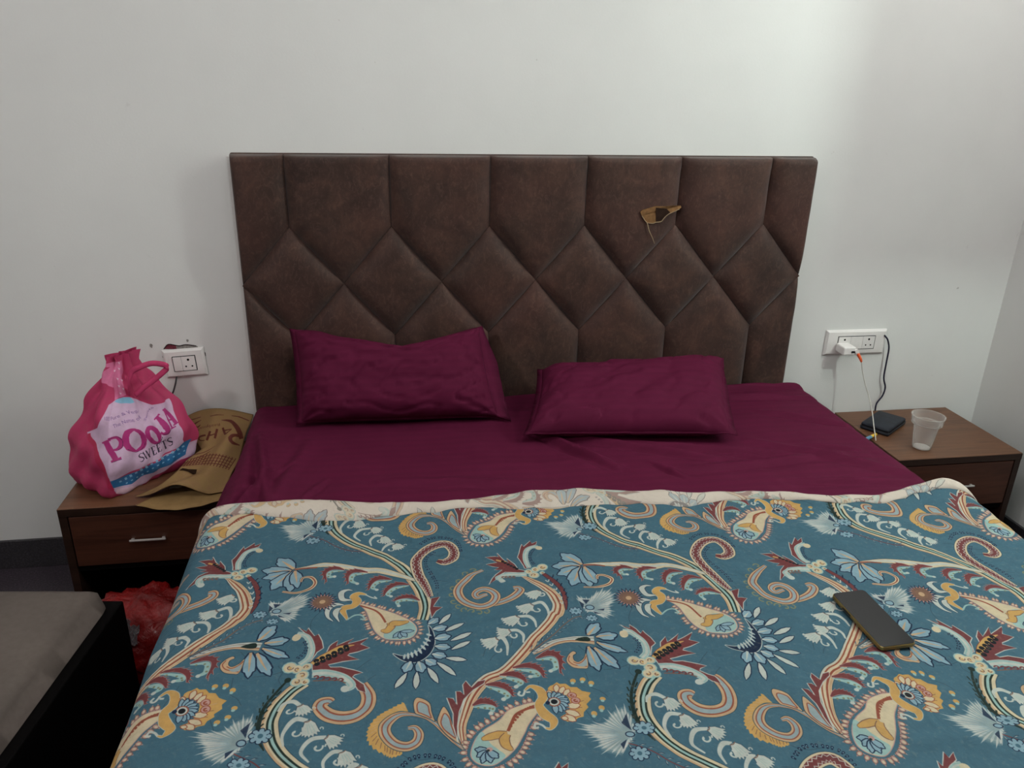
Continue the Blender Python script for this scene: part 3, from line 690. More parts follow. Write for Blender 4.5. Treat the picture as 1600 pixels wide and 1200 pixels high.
BAG_PRINT=[('lil',[(282,274),(388,239),(439,189),(458,165),(525,156),(614,150),(655,155),(702,188),(729,206),(831,206),(799,252),(775,305),(774,368),(793,394),(676,412),(611,419),(522,430),(487,380),(433,323)]),('lil',[(522,443),(796,399),(911,407),(920,474),(786,461),(663,508),(630,528),(556,499)]),('blu',[(518,425),(613,429),(676,418),(750,412),(786,386),(832,388),(803,447),(756,459),(680,462),(616,477),(537,462)]),('sky',[(527,160),(540,155),(614,148),(650,153),(661,174),(635,175),(584,168)]),('flo',[(259,25),(652,23),(661,65),(638,78),(635,142),(525,156),(525,112),(244,81),(394,41)]),('whp',[(408,30),(549,32),(519,38)]),('whp',[(598,25),(630,29),(620,36)]),('whp',[(426,52),(554,53),(546,59)]),('whp',[(588,47),(628,50),(622,55)]),('whp',[(573,81),(616,81),(610,87)]),('whp',[(629,86),(642,91),(636,95)]),('whp',[(595,103),(619,103),(613,110)]),('whp',[(626,113),(636,118),(630,123)]),('whp',[(595,129),(614,130),(607,137)]),('whp',[(553,473),(616,487),(642,511),(582,501),(549,494)]),('red',[(294,277),(320,270),(429,314),(515,408),(543,472),(530,472),(481,426),(395,320)]),('mag',[(494,270),(500,278),(508,285),(515,292),(521,300),(527,307),(532,314),(540,321),(546,327),(551,333),(556,338),(560,344),(563,348),(540,351),(535,346),(530,342),(524,336),(518,331),(512,325),(502,320),(490,314),(481,307),(473,301),(465,293),(456,287),(448,281)]),('mag',[(433,282),(443,279),(455,275),(465,273),(477,270),(489,268),(502,266),(513,265),(516,273),(505,273),(493,275),(481,277),(471,279),(461,281),(451,283),(442,286)]),('mag',[(519,343),(528,343),(535,342),(543,342),(550,342),(557,342),(565,341),(571,340),(575,349),(569,349),(563,349),(556,350),(550,350),(543,350),(534,351),(527,351)]),('mag',[(489,264),(511,261),(524,261),(535,262),(547,264),(556,269),(563,275),(569,281),(575,288),(578,294),(579,301),(579,306),(576,311),(572,314),(566,316),(559,317),(553,317),(546,317),(537,315),(530,313),(522,311),(521,306),(528,307),(534,307),(540,308),(544,307),(547,306),(550,303),(553,301),(553,298),(554,296),(554,294),(554,292),(554,290),(553,287),(550,282),(546,277),(543,273),(535,271),(525,270),(513,269),(492,270)]),('mag',[(629,262),(622,265),(616,269),(610,272),(607,276),(606,279),(603,283),(603,288),(603,293),(603,297),(604,304),(606,309),(609,314),(611,319),(616,326),(622,335),(628,344),(625,348),(616,343),(609,337),(600,331),(591,324),(584,315),(576,307),(572,297),(569,288),(571,280),(575,272),(581,265),(588,259),(600,257),(611,255),(620,254),(628,254)]),('mag',[(630,254),(636,258),(642,262),(648,268),(652,275),(657,284),(660,293),(661,303),(663,311),(661,320),(661,328),(658,336),(654,343),(648,347),(642,349),(635,350),(628,350),(623,342),(630,340),(636,337),(641,334),(644,330),(645,326),(647,322),(647,317),(647,312),(647,306),(645,298),(644,289),(641,283),(639,277),(635,271),(630,266),(626,261)]),('mag',[(709,301),(711,312),(711,324),(709,334),(708,344),(704,349),(699,351),(692,349),(682,340),(671,325),(666,313),(661,302),(660,291),(660,280),(664,272),(669,266),(674,264),(682,265),(690,270),(702,282),(708,291)]),('lil',[(698,310),(699,318),(701,326),(702,332),(702,337),(701,340),(699,340),(696,338),(692,333),(685,323),(679,311),(674,302),(673,294),(673,287),(673,282),(674,279),(676,278),(679,279),(682,283),(686,289),(692,299)]),('mag',[(714,259),(718,257),(721,254),(724,252),(727,249),(730,247),(731,244),(734,242),(736,246),(733,248),(730,251),(727,253),(724,256),(721,259),(718,261),(715,263)]),('mag',[(730,250),(731,254),(733,258),(734,263),(736,267),(737,273),(739,280),(740,287),(742,294),(742,302),(742,308),(739,315),(737,321),(731,324),(726,324),(721,323),(717,321),(714,318),(712,316),(711,313),(709,311),(714,304),(715,307),(717,309),(717,310),(718,311),(720,310),(723,309),(724,307),(723,306),(723,306),(723,304),(723,301),(721,298),(721,294),(721,289),(721,284),(720,279),(721,273),(721,268),(721,263),(721,257)]),('mag',[(755,225),(761,234),(771,244),(778,252),(780,260),(781,269),(780,277),(780,286),(778,295),(765,298),(765,289),(764,280),(762,271),(759,263),(755,254),(750,246),(748,239),(745,231)]),('mag',[(752,234),(753,243),(753,253),(753,262),(753,271),(753,280),(753,289),(753,298),(753,308),(748,308),(746,298),(746,288),(746,279),(746,270),(748,262),(748,252),(748,244),(748,234)]),('mag',[(748,271),(752,272),(756,273),(761,274),(765,275),(769,276),(772,277),(777,278),(774,282),(771,281),(767,280),(764,280),(759,279),(755,277),(749,276),(746,275)]),('mag',[(743,305),(746,305),(750,305),(753,304),(756,304),(759,304),(762,304),(765,303),(764,308),(761,308),(759,308),(756,309),(753,309),(750,310),(748,310),(745,310)]),('mag',[(759,297),(762,296),(765,296),(768,295),(771,294),(774,294),(778,293),(781,292),(780,297),(777,297),(774,298),(771,299),(768,300),(765,300),(762,301),(759,302)]),('ink',[(497,266),(516,264),(528,264),(538,264),(547,266),(554,270),(562,276),(568,283),(572,289),(575,295),(575,301),(575,306),(573,310),(569,313),(563,314),(557,316),(551,317),(550,316),(556,314),(562,313),(568,311),(571,309),(572,305),(573,300),(572,295),(571,289),(566,284),(560,277),(554,271),(547,267),(538,265),(530,265),(518,266),(499,268)]),('ink',[(597,323),(604,329),(611,337),(619,344),(625,348),(632,349),(639,348),(645,344),(650,339),(654,334),(655,329),(657,322),(660,316),(660,316),(658,323),(657,329),(654,335),(651,340),(647,345),(639,349),(633,351),(626,350),(619,345),(611,338),(604,330),(595,324)]),('ink',[(690,346),(695,347),(699,347),(702,347),(705,346),(708,342),(709,337),(711,331),(712,326),(714,327),(712,332),(711,338),(708,344),(707,347),(702,349),(699,349),(695,348),(690,348)]),('ink',[(715,317),(718,317),(723,318),(727,319),(730,319),(734,317),(737,314),(740,312),(745,309),(746,310),(742,313),(739,316),(736,319),(731,321),(727,321),(723,320),(718,319),(715,319)]),('ink',[(522,350),(531,350),(540,349),(547,349),(556,349),(562,349),(569,348),(575,348),(576,350),(569,350),(563,350),(556,350),(549,351),(541,351),(532,351),(524,351)]),('ink',[(647,362),(645,361),(645,360),(644,360),(642,360),(639,361),(638,363),(638,365),(638,367),(638,368),(638,368),(641,369),(642,370),(644,371),(647,371),(648,372),(650,375),(651,377),(651,380),(650,383),(648,386),(647,388),(645,389),(642,389),(641,388),(639,387),(638,385),(638,384),(639,383),(639,385),(639,386),(641,386),(642,386),(644,386),(645,385),(647,383),(648,381),(648,379),(648,378),(647,377),(647,376),(645,376),(644,375),(641,374),(639,373),(636,372),(635,369),(633,366),(635,363),(636,361),(639,359),(642,358),(644,358),(645,359),(647,360),(648,362)]),('ink',[(650,356),(652,361),(654,366),(655,372),(658,378),(660,385),(657,385),(654,378),(652,373),(651,367),(648,362),(647,357)]),('ink',[(657,384),(657,378),(657,372),(657,366),(657,360),(657,354),(658,354),(658,360),(658,366),(658,372),(658,378),(658,385)]),('ink',[(658,352),(661,358),(663,365),(666,371),(669,378),(671,386),(667,386),(664,378),(661,371),(660,365),(657,359),(655,353)]),('ink',[(667,385),(667,378),(667,371),(667,364),(667,357),(667,350),(669,351),(669,358),(669,366),(669,372),(669,379),(670,387)]),('ink',[(647,356),(648,356),(648,356),(650,355),(650,355),(651,355),(651,356),(651,356),(650,356),(650,357),(648,357),(647,357)]),('ink',[(664,350),(666,350),(666,350),(667,350),(669,350),(669,350),(670,352),(669,352),(669,352),(667,352),(666,352),(666,352)]),('ink',[(682,386),(680,380),(680,373),(679,367),(677,359),(674,351),(680,354),(683,361),(683,368),(685,374),(685,380),(685,386)]),('ink',[(680,386),(683,385),(685,385),(688,384),(689,383),(692,383),(692,385),(690,386),(688,386),(686,387),(683,387),(682,388)]),('ink',[(682,370),(683,370),(685,370),(686,370),(688,370),(689,369),(689,371),(688,371),(686,372),(685,372),(683,372),(682,372)]),('ink',[(673,350),(677,351),(680,352),(683,353),(686,353),(689,353),(689,355),(688,355),(685,355),(682,355),(677,354),(674,353)]),('ink',[(690,384),(690,382),(690,381),(690,380),(692,379),(692,378),(692,378),(692,379),(692,380),(692,381),(692,383),(692,384)]),('ink',[(690,354),(690,355),(690,357),(690,358),(690,359),(690,360),(689,360),(689,359),(689,358),(689,356),(689,355),(688,354)]),('ink',[(696,382),(696,376),(696,370),(696,365),(696,358),(695,352),(699,351),(699,358),(699,364),(701,370),(701,376),(701,382)]),('ink',[(696,382),(698,381),(701,381),(704,380),(707,381),(709,381),(711,384),(707,383),(704,382),(701,382),(699,383),(696,383)]),('ink',[(698,367),(699,366),(701,366),(702,365),(702,365),(704,365),(704,367),(704,367),(702,367),(701,368),(699,368),(698,368)]),('ink',[(695,352),(696,351),(699,350),(701,349),(702,348),(704,347),(705,349),(702,350),(701,351),(699,352),(698,353),(695,353)]),('ink',[(708,382),(708,380),(708,379),(708,378),(708,376),(708,375),(709,376),(711,377),(711,379),(711,380),(711,382),(711,383)]),('ink',[(705,348),(705,350),(705,351),(705,352),(705,354),(705,355),(704,355),(704,354),(704,352),(704,351),(704,350),(704,348)]),('ink',[(730,387),(727,379),(724,370),(718,360),(715,352),(712,344),(717,344),(720,353),(726,363),(730,372),(733,380),(734,387)]),('ink',[(708,346),(711,344),(712,344),(715,343),(718,342),(723,342),(724,345),(720,345),(717,345),(714,346),(711,347),(708,347)]),('ink',[(729,387),(730,387),(731,386),(731,386),(733,386),(734,385),(734,387),(734,387),(733,388),(731,388),(730,389),(729,389)]),('ink',[(709,346),(709,348),(709,349),(709,351),(709,352),(711,354),(709,354),(709,352),(708,351),(708,349),(708,348),(708,346)]),('ink',[(724,343),(724,345),(726,348),(727,350),(729,352),(730,354),(727,353),(726,351),(724,349),(724,347),(723,345),(721,343)]),('ink',[(745,348),(743,347),(742,345),(742,344),(740,345),(737,346),(736,347),(736,350),(736,353),(737,354),(737,355),(740,356),(742,358),(743,359),(745,360),(748,361),(749,364),(749,368),(749,371),(749,375),(748,378),(746,380),(745,381),(743,381),(742,380),(740,379),(740,377),(739,376),(740,375),(740,376),(742,378),(742,378),(743,378),(745,378),(746,377),(746,375),(748,372),(748,370),(748,369),(746,368),(746,367),(745,366),(743,365),(742,364),(740,362),(737,359),(733,355),(731,350),(731,346),(733,344),(734,342),(737,342),(740,342),(743,343),(745,345),(745,347)]),('pal',[(563,442),(565,442),(566,442),(568,442),(569,442),(571,442),(571,442),(572,442),(575,450),(573,450),(572,450),(571,450),(571,450),(569,450),(568,450),(566,450)]),('pal',[(591,464),(591,463),(592,463),(594,463),(594,463),(595,462),(597,462),(597,462),(600,467),(600,467),(598,467),(597,467),(595,468),(595,468),(594,468),(592,468)]),('pal',[(584,438),(584,438),(585,438),(587,438),(588,438),(590,438),(591,437),(592,437),(597,449),(595,449),(594,449),(592,450),(591,450),(590,450),(590,450),(588,450)]),('pal',[(610,459),(611,459),(613,459),(613,458),(614,458),(616,458),(616,457),(617,457),(619,462),(619,462),(617,463),(617,463),(616,463),(614,463),(614,464),(613,464)]),('pal',[(603,435),(604,434),(606,434),(607,434),(609,434),(610,433),(610,433),(611,433),(616,443),(616,444),(614,444),(613,444),(611,445),(610,445),(609,445),(607,446)]),('pal',[(629,454),(630,454),(630,454),(632,454),(632,454),(633,453),(635,453),(635,453),(638,461),(638,461),(636,461),(635,461),(635,461),(633,461),(632,461),(632,461)]),('pal',[(623,430),(623,430),(625,429),(626,429),(628,428),(628,428),(629,427),(630,426),(633,434),(632,435),(630,435),(629,435),(629,436),(628,436),(626,436),(625,437)]),('pal',[(648,454),(650,454),(650,454),(651,454),(652,454),(652,454),(654,454),(655,454),(658,461),(657,461),(657,462),(655,462),(655,462),(654,463),(652,463),(652,463)]),('pal',[(638,419),(639,419),(641,419),(641,418),(642,418),(644,418),(644,417),(645,417),(651,433),(650,433),(648,433),(647,433),(647,433),(645,433),(644,433),(642,433)]),('pal',[(664,449),(666,448),(666,447),(667,447),(667,446),(669,446),(669,445),(669,445),(671,450),(670,450),(670,451),(670,452),(669,452),(669,453),(667,454),(667,454)]),('pal',[(654,415),(655,415),(655,415),(657,415),(658,415),(660,415),(660,416),(661,416),(667,430),(666,430),(666,430),(664,431),(663,431),(663,431),(661,431),(660,432)]),('pal',[(676,438),(677,438),(677,437),(677,436),(679,436),(679,435),(680,435),(680,434),(682,439),(682,440),(680,440),(680,441),(680,441),(679,442),(679,442),(679,443)]),('pal',[(671,416),(673,416),(673,415),(674,415),(674,415),(676,414),(677,414),(677,414),(679,420),(679,420),(677,420),(677,421),(676,421),(676,422),(674,422),(673,422)]),('pal',[(688,430),(689,429),(689,429),(690,429),(690,429),(692,428),(692,428),(693,428),(696,434),(695,434),(693,434),(693,434),(692,434),(692,435),(690,435),(690,435)]),('pal',[(685,408),(686,408),(686,407),(688,407),(688,407),(689,407),(689,406),(690,406),(693,415),(692,416),(690,416),(690,416),(689,416),(688,416),(688,417),(686,417)]),('pal',[(712,436),(714,436),(715,436),(717,436),(717,436),(718,436),(720,436),(720,435),(721,440),(721,440),(720,441),(720,441),(718,441),(718,441),(717,441),(715,442)]),('pal',[(699,404),(702,405),(704,406),(705,407),(708,408),(712,410),(715,412),(718,413),(721,424),(720,424),(718,423),(717,423),(715,423),(712,422),(709,420),(707,418)]),('pal',[(730,433),(731,432),(731,432),(733,432),(733,431),(734,431),(734,431),(736,431),(736,435),(736,435),(734,435),(734,436),(733,436),(733,436),(731,437),(731,437)]),('pal',[(730,414),(731,413),(731,413),(733,413),(734,413),(734,412),(736,412),(736,412),(737,417),(736,418),(736,418),(734,418),(733,418),(733,419),(731,419),(730,419)]),('pal',[(745,428),(746,428),(748,428),(748,428),(749,428),(750,427),(752,427),(752,427),(755,433),(753,433),(752,433),(752,433),(750,433),(749,433),(748,433),(748,433)]),('pal',[(743,406),(745,406),(746,406),(746,405),(748,404),(749,404),(749,404),(750,404),(753,415),(752,415),(750,415),(749,415),(749,415),(748,415),(746,415),(746,416)]),('pal',[(772,430),(774,430),(775,430),(777,430),(778,430),(780,430),(781,430),(783,429),(784,434),(784,435),(783,435),(781,435),(780,435),(778,435),(777,435),(777,435)]),('pal',[(759,401),(759,400),(761,400),(762,400),(764,400),(765,400),(767,400),(768,400),(781,415),(778,415),(777,415),(774,415),(772,415),(771,414),(768,414),(767,414)]),('pal',[(797,428),(799,428),(799,428),(800,427),(802,427),(803,427),(803,426),(805,426),(806,431),(805,432),(805,432),(803,432),(802,432),(800,432),(800,433),(799,433)]),('pal',[(787,403),(788,403),(790,403),(791,403),(794,403),(796,403),(797,403),(799,403),(805,411),(803,411),(802,411),(800,412),(799,412),(796,412),(794,412),(793,412)])]
BAG_TEXT=[('100% Pure & Veg.', (443, 210), (667, 209), (434, 199)), ('The Name of', (541, 236), (666, 234), (535, 223)), ('Sweets', (673, 249), (731, 218), (669, 243))]
SACK_PRINT=[('brn',[(229,57),(244,57),(258,56),(274,57),(288,59),(300,67),(312,78),(322,91),(334,105),(346,119),(357,132),(366,142),(375,150),(380,157),(385,164),(388,169),(391,175),(364,192),(360,187),(356,183),(352,179),(346,174),(340,166),(332,157),(324,145),(314,132),(303,115),(294,99),(287,86),(279,77),(269,71),(256,66),(242,63),(228,59)]),('brn',[(376,182),(366,184),(356,185),(347,187),(340,189),(332,191),(325,195),(319,198),(315,201),(312,204),(310,206),(310,209),(311,210),(312,211),(316,215),(321,217),(328,218),(336,218),(349,217),(362,215),(376,213),(376,217),(362,221),(348,226),(335,230),(322,232),(310,230),(299,227),(289,222),(280,214),(274,205),(280,197),(288,190),(297,185),(307,181),(318,178),(328,175),(339,172),(350,170),(360,168),(370,167),(380,166)]),('brn',[(296,147),(288,147),(278,146),(269,144),(260,141),(250,138),(241,135),(232,132),(231,121),(239,123),(248,126),(257,129),(266,132),(275,134),(284,136),(293,136)]),('brn',[(233,102),(235,110),(237,119),(240,128),(243,139),(246,151),(250,162),(253,174),(236,169),(232,158),(229,146),(226,136),(224,127),(222,118),(220,111),(218,103)]),('brn',[(296,145),(290,151),(284,157),(277,161),(270,165),(262,169),(255,172),(247,174),(242,164),(250,162),(257,159),(264,156),(271,153),(278,148),(284,143),(290,137)]),('brn',[(192,105),(189,112),(185,120),(180,127),(176,136),(172,144),(166,152),(161,161),(144,154),(150,145),(155,137),(160,129),(164,122),(169,114),(173,107),(178,100)]),('brn',[(139,114),(132,121),(126,129),(119,136),(112,144),(104,153),(95,161),(86,169),(72,163),(80,155),(89,147),(97,139),(105,132),(112,124),(119,117),(125,110)]),('brn',[(168,133),(160,133),(151,134),(143,135),(134,137),(126,138),(117,140),(108,141),(108,135),(117,133),(126,131),(134,130),(143,129),(151,127),(159,126),(167,125)]),('brn',[(87,139),(75,139),(64,139),(54,138),(46,138),(42,138),(37,140),(34,142),(32,144),(32,145),(34,148),(38,152),(42,155),(46,157),(51,158),(57,159),(64,160),(61,165),(55,164),(49,163),(42,161),(37,159),(32,156),(28,152),(24,147),(24,142),(26,137),(30,134),(37,131),(46,129),(56,129),(67,129),(79,129),(90,129)]),('brn',[(152,217),(140,224),(131,232),(121,240),(110,247),(97,253),(83,260),(68,265),(54,269),(36,271),(14,268),(0,268),(14,283),(14,283),(0,265),(14,268),(25,264),(45,264),(61,261),(76,256),(90,250),(103,243),(114,236),(124,228),(135,221),(147,214)]),('brn',[(147,247),(136,254),(125,262),(115,269),(106,275),(95,281),(85,284),(75,288),(66,291),(56,294),(46,296),(36,298),(25,299),(22,297),(32,296),(42,293),(51,291),(60,287),(69,284),(78,280),(88,276),(97,271),(108,265),(118,258),(130,251),(144,246)]),('brn',[(112,55),(105,57),(98,59),(91,61),(84,63),(76,65),(68,67),(60,68),(52,68),(44,64),(37,59),(31,53),(26,48),(28,45),(34,50),(41,55),(48,58),(56,60),(62,61),(70,60),(77,58),(85,57),(92,56),(99,55),(105,54),(112,53)]),('brn',[(172,37),(182,36),(192,34),(202,32),(212,31),(222,31),(231,31),(240,32),(249,32),(249,34),(240,34),(230,34),(221,34),(212,35),(202,36),(192,37),(182,39),(172,40)]),('brn',[(291,32),(301,32),(311,31),(321,31),(333,31),(346,34),(359,37),(374,40),(388,44),(388,50),(373,47),(358,44),(344,40),(332,38),(321,36),(310,36),(300,36),(290,35)]),('brn',[(119,40),(108,41),(98,41),(88,41),(79,41),(73,39),(68,37),(64,35),(60,33),(61,30),(66,32),(70,34),(75,35),(82,36),(90,37),(99,37),(110,37),(120,36)]),('brn',[(91,78),(86,80),(80,83),(74,86),(68,87),(62,86),(58,83),(55,80),(52,77),(56,74),(60,76),(63,79),(67,80),(70,81),(74,80),(78,79),(84,77),(89,75)]),('chk',[(18,313),(83,289),(140,261),(218,278),(282,289),(365,279),(362,310),(372,366),(310,354),(222,340),(138,322),(-8,339)]),('brn',[(11,314),(9,324),(6,332),(4,341),(-6,337),(-4,328),(-3,318),(-4,308)]),('brn',[(27,307),(26,317),(25,328),(23,338),(16,335),(17,325),(18,314),(17,303)]),('brn',[(43,298),(43,310),(42,322),(41,333),(34,332),(35,321),(35,308),(34,295)]),('brn',[(58,289),(59,303),(59,316),(59,329),(52,328),(52,315),(52,302),(50,287)]),('brn',[(74,281),(76,296),(77,310),(77,324),(70,323),(70,309),(69,295),(66,279)]),('brn',[(92,273),(94,290),(96,305),(96,320),(89,319),(88,304),(87,288),(84,271)]),('brn',[(112,267),(115,285),(116,302),(117,318),(110,316),(109,301),(107,284),(103,265)]),('brn',[(137,265),(140,284),(141,302),(142,319),(133,316),(132,299),(130,281),(127,262)]),('brn',[(169,269),(171,288),(172,307),(172,326),(162,322),(161,303),(160,284),(157,264)]),('brn',[(207,280),(206,298),(206,317),(207,338),(196,332),(195,312),(195,293),(196,274)]),('brn',[(241,288),(238,307),(237,327),(238,349),(229,345),(228,323),(230,303),(232,284)]),('brn',[(268,291),(265,311),(263,332),(264,355),(257,352),(256,329),(258,309),(261,289)]),('brn',[(292,291),(288,312),(286,334),(286,358),(280,356),(280,332),(282,310),(286,290)]),('brn',[(314,289),(310,311),(307,334),(307,359),(301,358),(301,333),(304,310),(308,289)]),('brn',[(335,286),(330,309),(327,333),(327,360),(321,358),(322,332),(325,308),(330,286)]),('brn',[(356,283),(350,306),(348,332),(347,361),(341,359),(342,331),(345,306),(350,282)]),('brn',[(378,280),(372,305),(369,333),(368,365),(362,362),(363,331),(366,304),(372,279)]),('brn',[(2,315),(26,312),(46,307),(65,300),(83,293),(100,285),(117,278),(137,272),(165,272),(202,282),(236,291),(264,296),(286,296),(307,295),(325,294),(344,291),(362,289),(362,292),(344,294),(326,296),(307,298),(287,300),(265,298),(238,294),(205,286),(170,276),(142,275),(122,280),(104,288),(87,295),(69,303),(50,309),(31,315),(9,319)]),('brn',[(1,321),(26,319),(46,313),(66,307),(85,301),(104,294),(124,289),(148,286),(179,290),(215,300),(246,307),(272,310),(293,310),(312,309),(328,308),(345,307),(362,306),(362,310),(345,310),(329,311),(312,311),(294,312),(273,312),(248,310),(218,303),(184,294),(153,290),(129,292),(108,297),(89,303),(70,310),(50,316),(30,322),(7,325)]),('brn',[(0,328),(25,326),(46,321),(67,315),(88,309),(108,304),(132,300),(159,301),(192,308),(227,317),(256,323),(280,324),(300,324),(317,324),(333,324),(348,325),(363,326),(364,330),(348,328),(333,327),(318,327),(301,327),(282,327),(258,326),(230,321),(196,312),(163,305),(136,303),(112,306),(91,311),(70,317),(50,323),(29,328),(5,331)]),('brn',[(-2,333),(24,332),(46,327),(68,322),(90,316),(112,313),(138,311),(169,315),(205,325),(238,334),(266,338),(289,339),(308,339),(324,339),(338,340),(352,344),(366,347),(366,351),(352,348),(338,345),(324,343),(309,342),(290,343),(268,342),(241,338),(208,329),(173,319),(142,315),(116,315),(92,319),(71,324),(50,329),(28,334),(3,337)])]
SACK_TEXT=('Readymade', (216, 74), (37, 93), (214, 88))
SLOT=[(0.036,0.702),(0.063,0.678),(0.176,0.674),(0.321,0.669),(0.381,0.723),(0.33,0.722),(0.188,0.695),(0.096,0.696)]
# ================================================================ materials
def m_wall(name, base):
    t = NT(name, .55, .35); v = t.coords('Generated' if False else 'Object'); f = t.noise(v, 1.6, 5, .6); c = t.ramp(f, [(.3, srgb(base, .95)), (.7, srgb(base, 1.03))])
    f2 = t.noise(v, 9, 6, .7, .4); c = t.mix(t.ramp(f2, [(.68, (0, 0, 0, 1)), (.80, (.35, .35, .35, 1))]), c, srgb('a09a94'))
    f3 = t.noise(v, 38, 2, .5); c = t.mix(t.ramp(f3, [(.76, (0, 0, 0, 1)), (.83, (.6, .6, .6, 1))]), c, srgb('8f8880'))
    t.col(c); return t.bump(t.noise(v, 150, 3), .12, .002).m
M_WALL = m_wall('white_wall_paint', 'e3e3e1')
M_CEIL = plain('ceiling_paint', srgb('ececea'), .8, .1, var=.02)
def m_granite(name, a, b, c):
    t = NT(name, .35, .45); v = t.coords(); f = t.noise(v, 160, 3, .7); col = t.ramp(f, [(.35, srgb(a)), (.55, srgb(b)), (.72, srgb(c))])
    t.col(t.mix(t.ramp(t.noise(v, 5, 3), [(.4, (0, 0, 0, 1)), (.7, (.5, .5, .5, 1))]), col, srgb(a))); return t.m
M_FLOOR = m_granite('dark_granite', '2c272d', '443c44', '6a5f68'); M_SKIRT = m_granite('skirting_granite', '2a282b', '3c393d', '55525a')
def m_suede():
    t = NT('brown_suede', .62, .25); v = t.coords()
    f = t.noise(v, 9, 8, .68, .7); c = t.ramp(f, [(.28, srgb('2d1e19')), (.48, srgb('422e26')), (.62, srgb('50382e')), (.8, srgb('66493f'))])
    f2 = t.noise(v, 30, 6, .7, 1.2); c = t.mix(t.ramp(f2, [(.45, (0, 0, 0, 1)), (.8, (.5, .5, .5, 1))]), c, srgb('281a15'))
    f3 = t.noise(v, 3.1, 2, .5); c = t.mix(t.ramp(f3, [(.45, (0, 0, 0, 1)), (.75, (.45, .45, .45, 1))]), c, srgb('56322b'))
    f4 = t.noise(t.coords('Object', (1, 1, .55)), 55, 7, .75, 1.8); c = t.mix(t.ramp(f4, [(.50, (0, 0, 0, 1)), (.75, (.55, .55, .55, 1))]), c, srgb('70554b'))
    f5 = t.noise(v, 14, 6, .7, 1.0); c = t.mix(t.ramp(f5, [(.52, (0, 0, 0, 1)), (.8, (.6, .6, .6, 1))]), c, srgb('2a1b16'))
    c = t.mix(1.0, c, (.86, .83, .84, 1), 'MULTIPLY')
    t.col(c); t.b.inputs['Sheen Weight'].default_value = .2; t.b.inputs['Sheen Roughness'].default_value = .5
    return t.bump(t.noise(v, 220, 3), .25, .001).m
M_SUEDE = m_suede()
def m_wood(name, a, b, c, axis):
    t = NT(name, .42, .35); sc = [22, 22, 22]; sc[axis] = 1.6; v = t.coords('Object', tuple(sc)); f = t.noise(v, 1.6, 6, .65, 1.4)
    col = t.ramp(f, [(.3, srgb(a)), (.52, srgb(b)), (.75, srgb(c))]); v2 = t.coords('Object', tuple(s * 5 for s in sc)); f2 = t.noise(v2, 2, 3)
    t.col(t.mix(t.ramp(f2, [(.5, (0, 0, 0, 1)), (.8, (.5, .5, .5, 1))]), col, srgb(a))); return t.m
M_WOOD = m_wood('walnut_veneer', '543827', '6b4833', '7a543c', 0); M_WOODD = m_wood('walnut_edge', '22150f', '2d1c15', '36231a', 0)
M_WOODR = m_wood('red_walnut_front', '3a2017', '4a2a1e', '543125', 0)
M_DARK = plain('dark_laminate', srgb('070606'), .7, .06)
def m_maroon():
    t = NT('maroon_sateen', .8, .1); v = t.coords('UV'); w = t.n('TexWave', wave_type='BANDS', bands_direction='Y'); w.inputs['Scale'].default_value = 9; w.inputs['Distortion'].default_value = .0
    t.l(v, w.inputs['Vector']); vo = t.coords(); c = t.ramp(w.outputs['Fac'], [(.35, srgb('571633')), (.65, srgb('5a1735'))])
    f = t.noise(vo, 7, 5); c = t.mix(t.ramp(f, [(.3, (0, 0, 0, 1)), (.75, (.4, .4, .4, 1))]), c, srgb('4a122b')); t.col(c)
    return t.bump(t.noise(vo, 500, 2), .1, .0006).m
M_MAROON = m_maroon()
# ---- printed cloths: the print is drawn here, point by point, in fabric millimetres
def flat_print_tile():
    cv = Canvas(1024, 1024, C3('teal'), 1024 / 607., True)
    rr = random.Random(3)
    for _ in range(26):                                   # thin dark sprigs in the ground colour
        x, y, a = rr.uniform(0, 607), rr.uniform(0, 607), rr.uniform(0, 6.28); P = [(x, y)]
        for k in range(4): a += rr.uniform(-.8, .8); x += 18 * math.cos(a); y += 18 * math.sin(a); P.append((x, y))
        line(cv, P, 1.3, C3('ink'), alpha=.55)
    draw_print(cv, PRINT); return cv.a
IM_PRINT = image('paisley_print', flat_print_tile())
def m_quilt(name, pale):
    t = NT(name, .75, .15); tx = t.n('TexImage', image=IM_PRINT); tx.interpolation = 'Cubic'
    uv = t.n('TexCoord'); wob = t.n('TexNoise'); wob.inputs['Scale'].default_value = 9; t.l(uv.outputs['UV'], wob.inputs['Vector'])
    mx = t.n('Mix', data_type='VECTOR'); mx.inputs[0].default_value = .006; t.l(uv.outputs['UV'], mx.inputs[4]); t.l(wob.outputs['Color'], mx.inputs[5]); t.l(mx.outputs[1], tx.inputs['Vector'])
    c = t.mix(1.0, tx.outputs['Color'], (.88, .87, .87, 1), 'MULTIPLY'); vo = t.coords(); f = t.noise(vo, 55, 5, .7); c = t.mix(t.ramp(f, [(.35, (0, 0, 0, 1)), (.8, (.28, .28, .28, 1))]), c, srgb('263c48'))
    f2 = t.noise(vo, 130, 3, .6); c = t.mix(t.ramp(f2, [(.55, (0, 0, 0, 1)), (.8, (.10, .10, .10, 1))]), c, srgb('b8ad98'))
    if pale:
        vm = t.n('VectorMath', operation='DISTANCE'); t.l(tx.outputs['Color'], vm.inputs[0]); vm.inputs[1].default_value = srgb('436878')[:3]
        c = t.mix(t.ramp(vm.outputs['Value'], [(.06, (1, 1, 1, 1)), (.16, (.38, .38, .38, 1))]), c, srgb('c4b9ad'))
    t.col(c); return t.bump(t.noise(vo, 14, 5, .55, .8), .5, .014).m
M_QUILT = m_quilt('paisley_quilt_cotton', False); M_QUILTB = m_quilt('paisley_quilt_reverse', True)
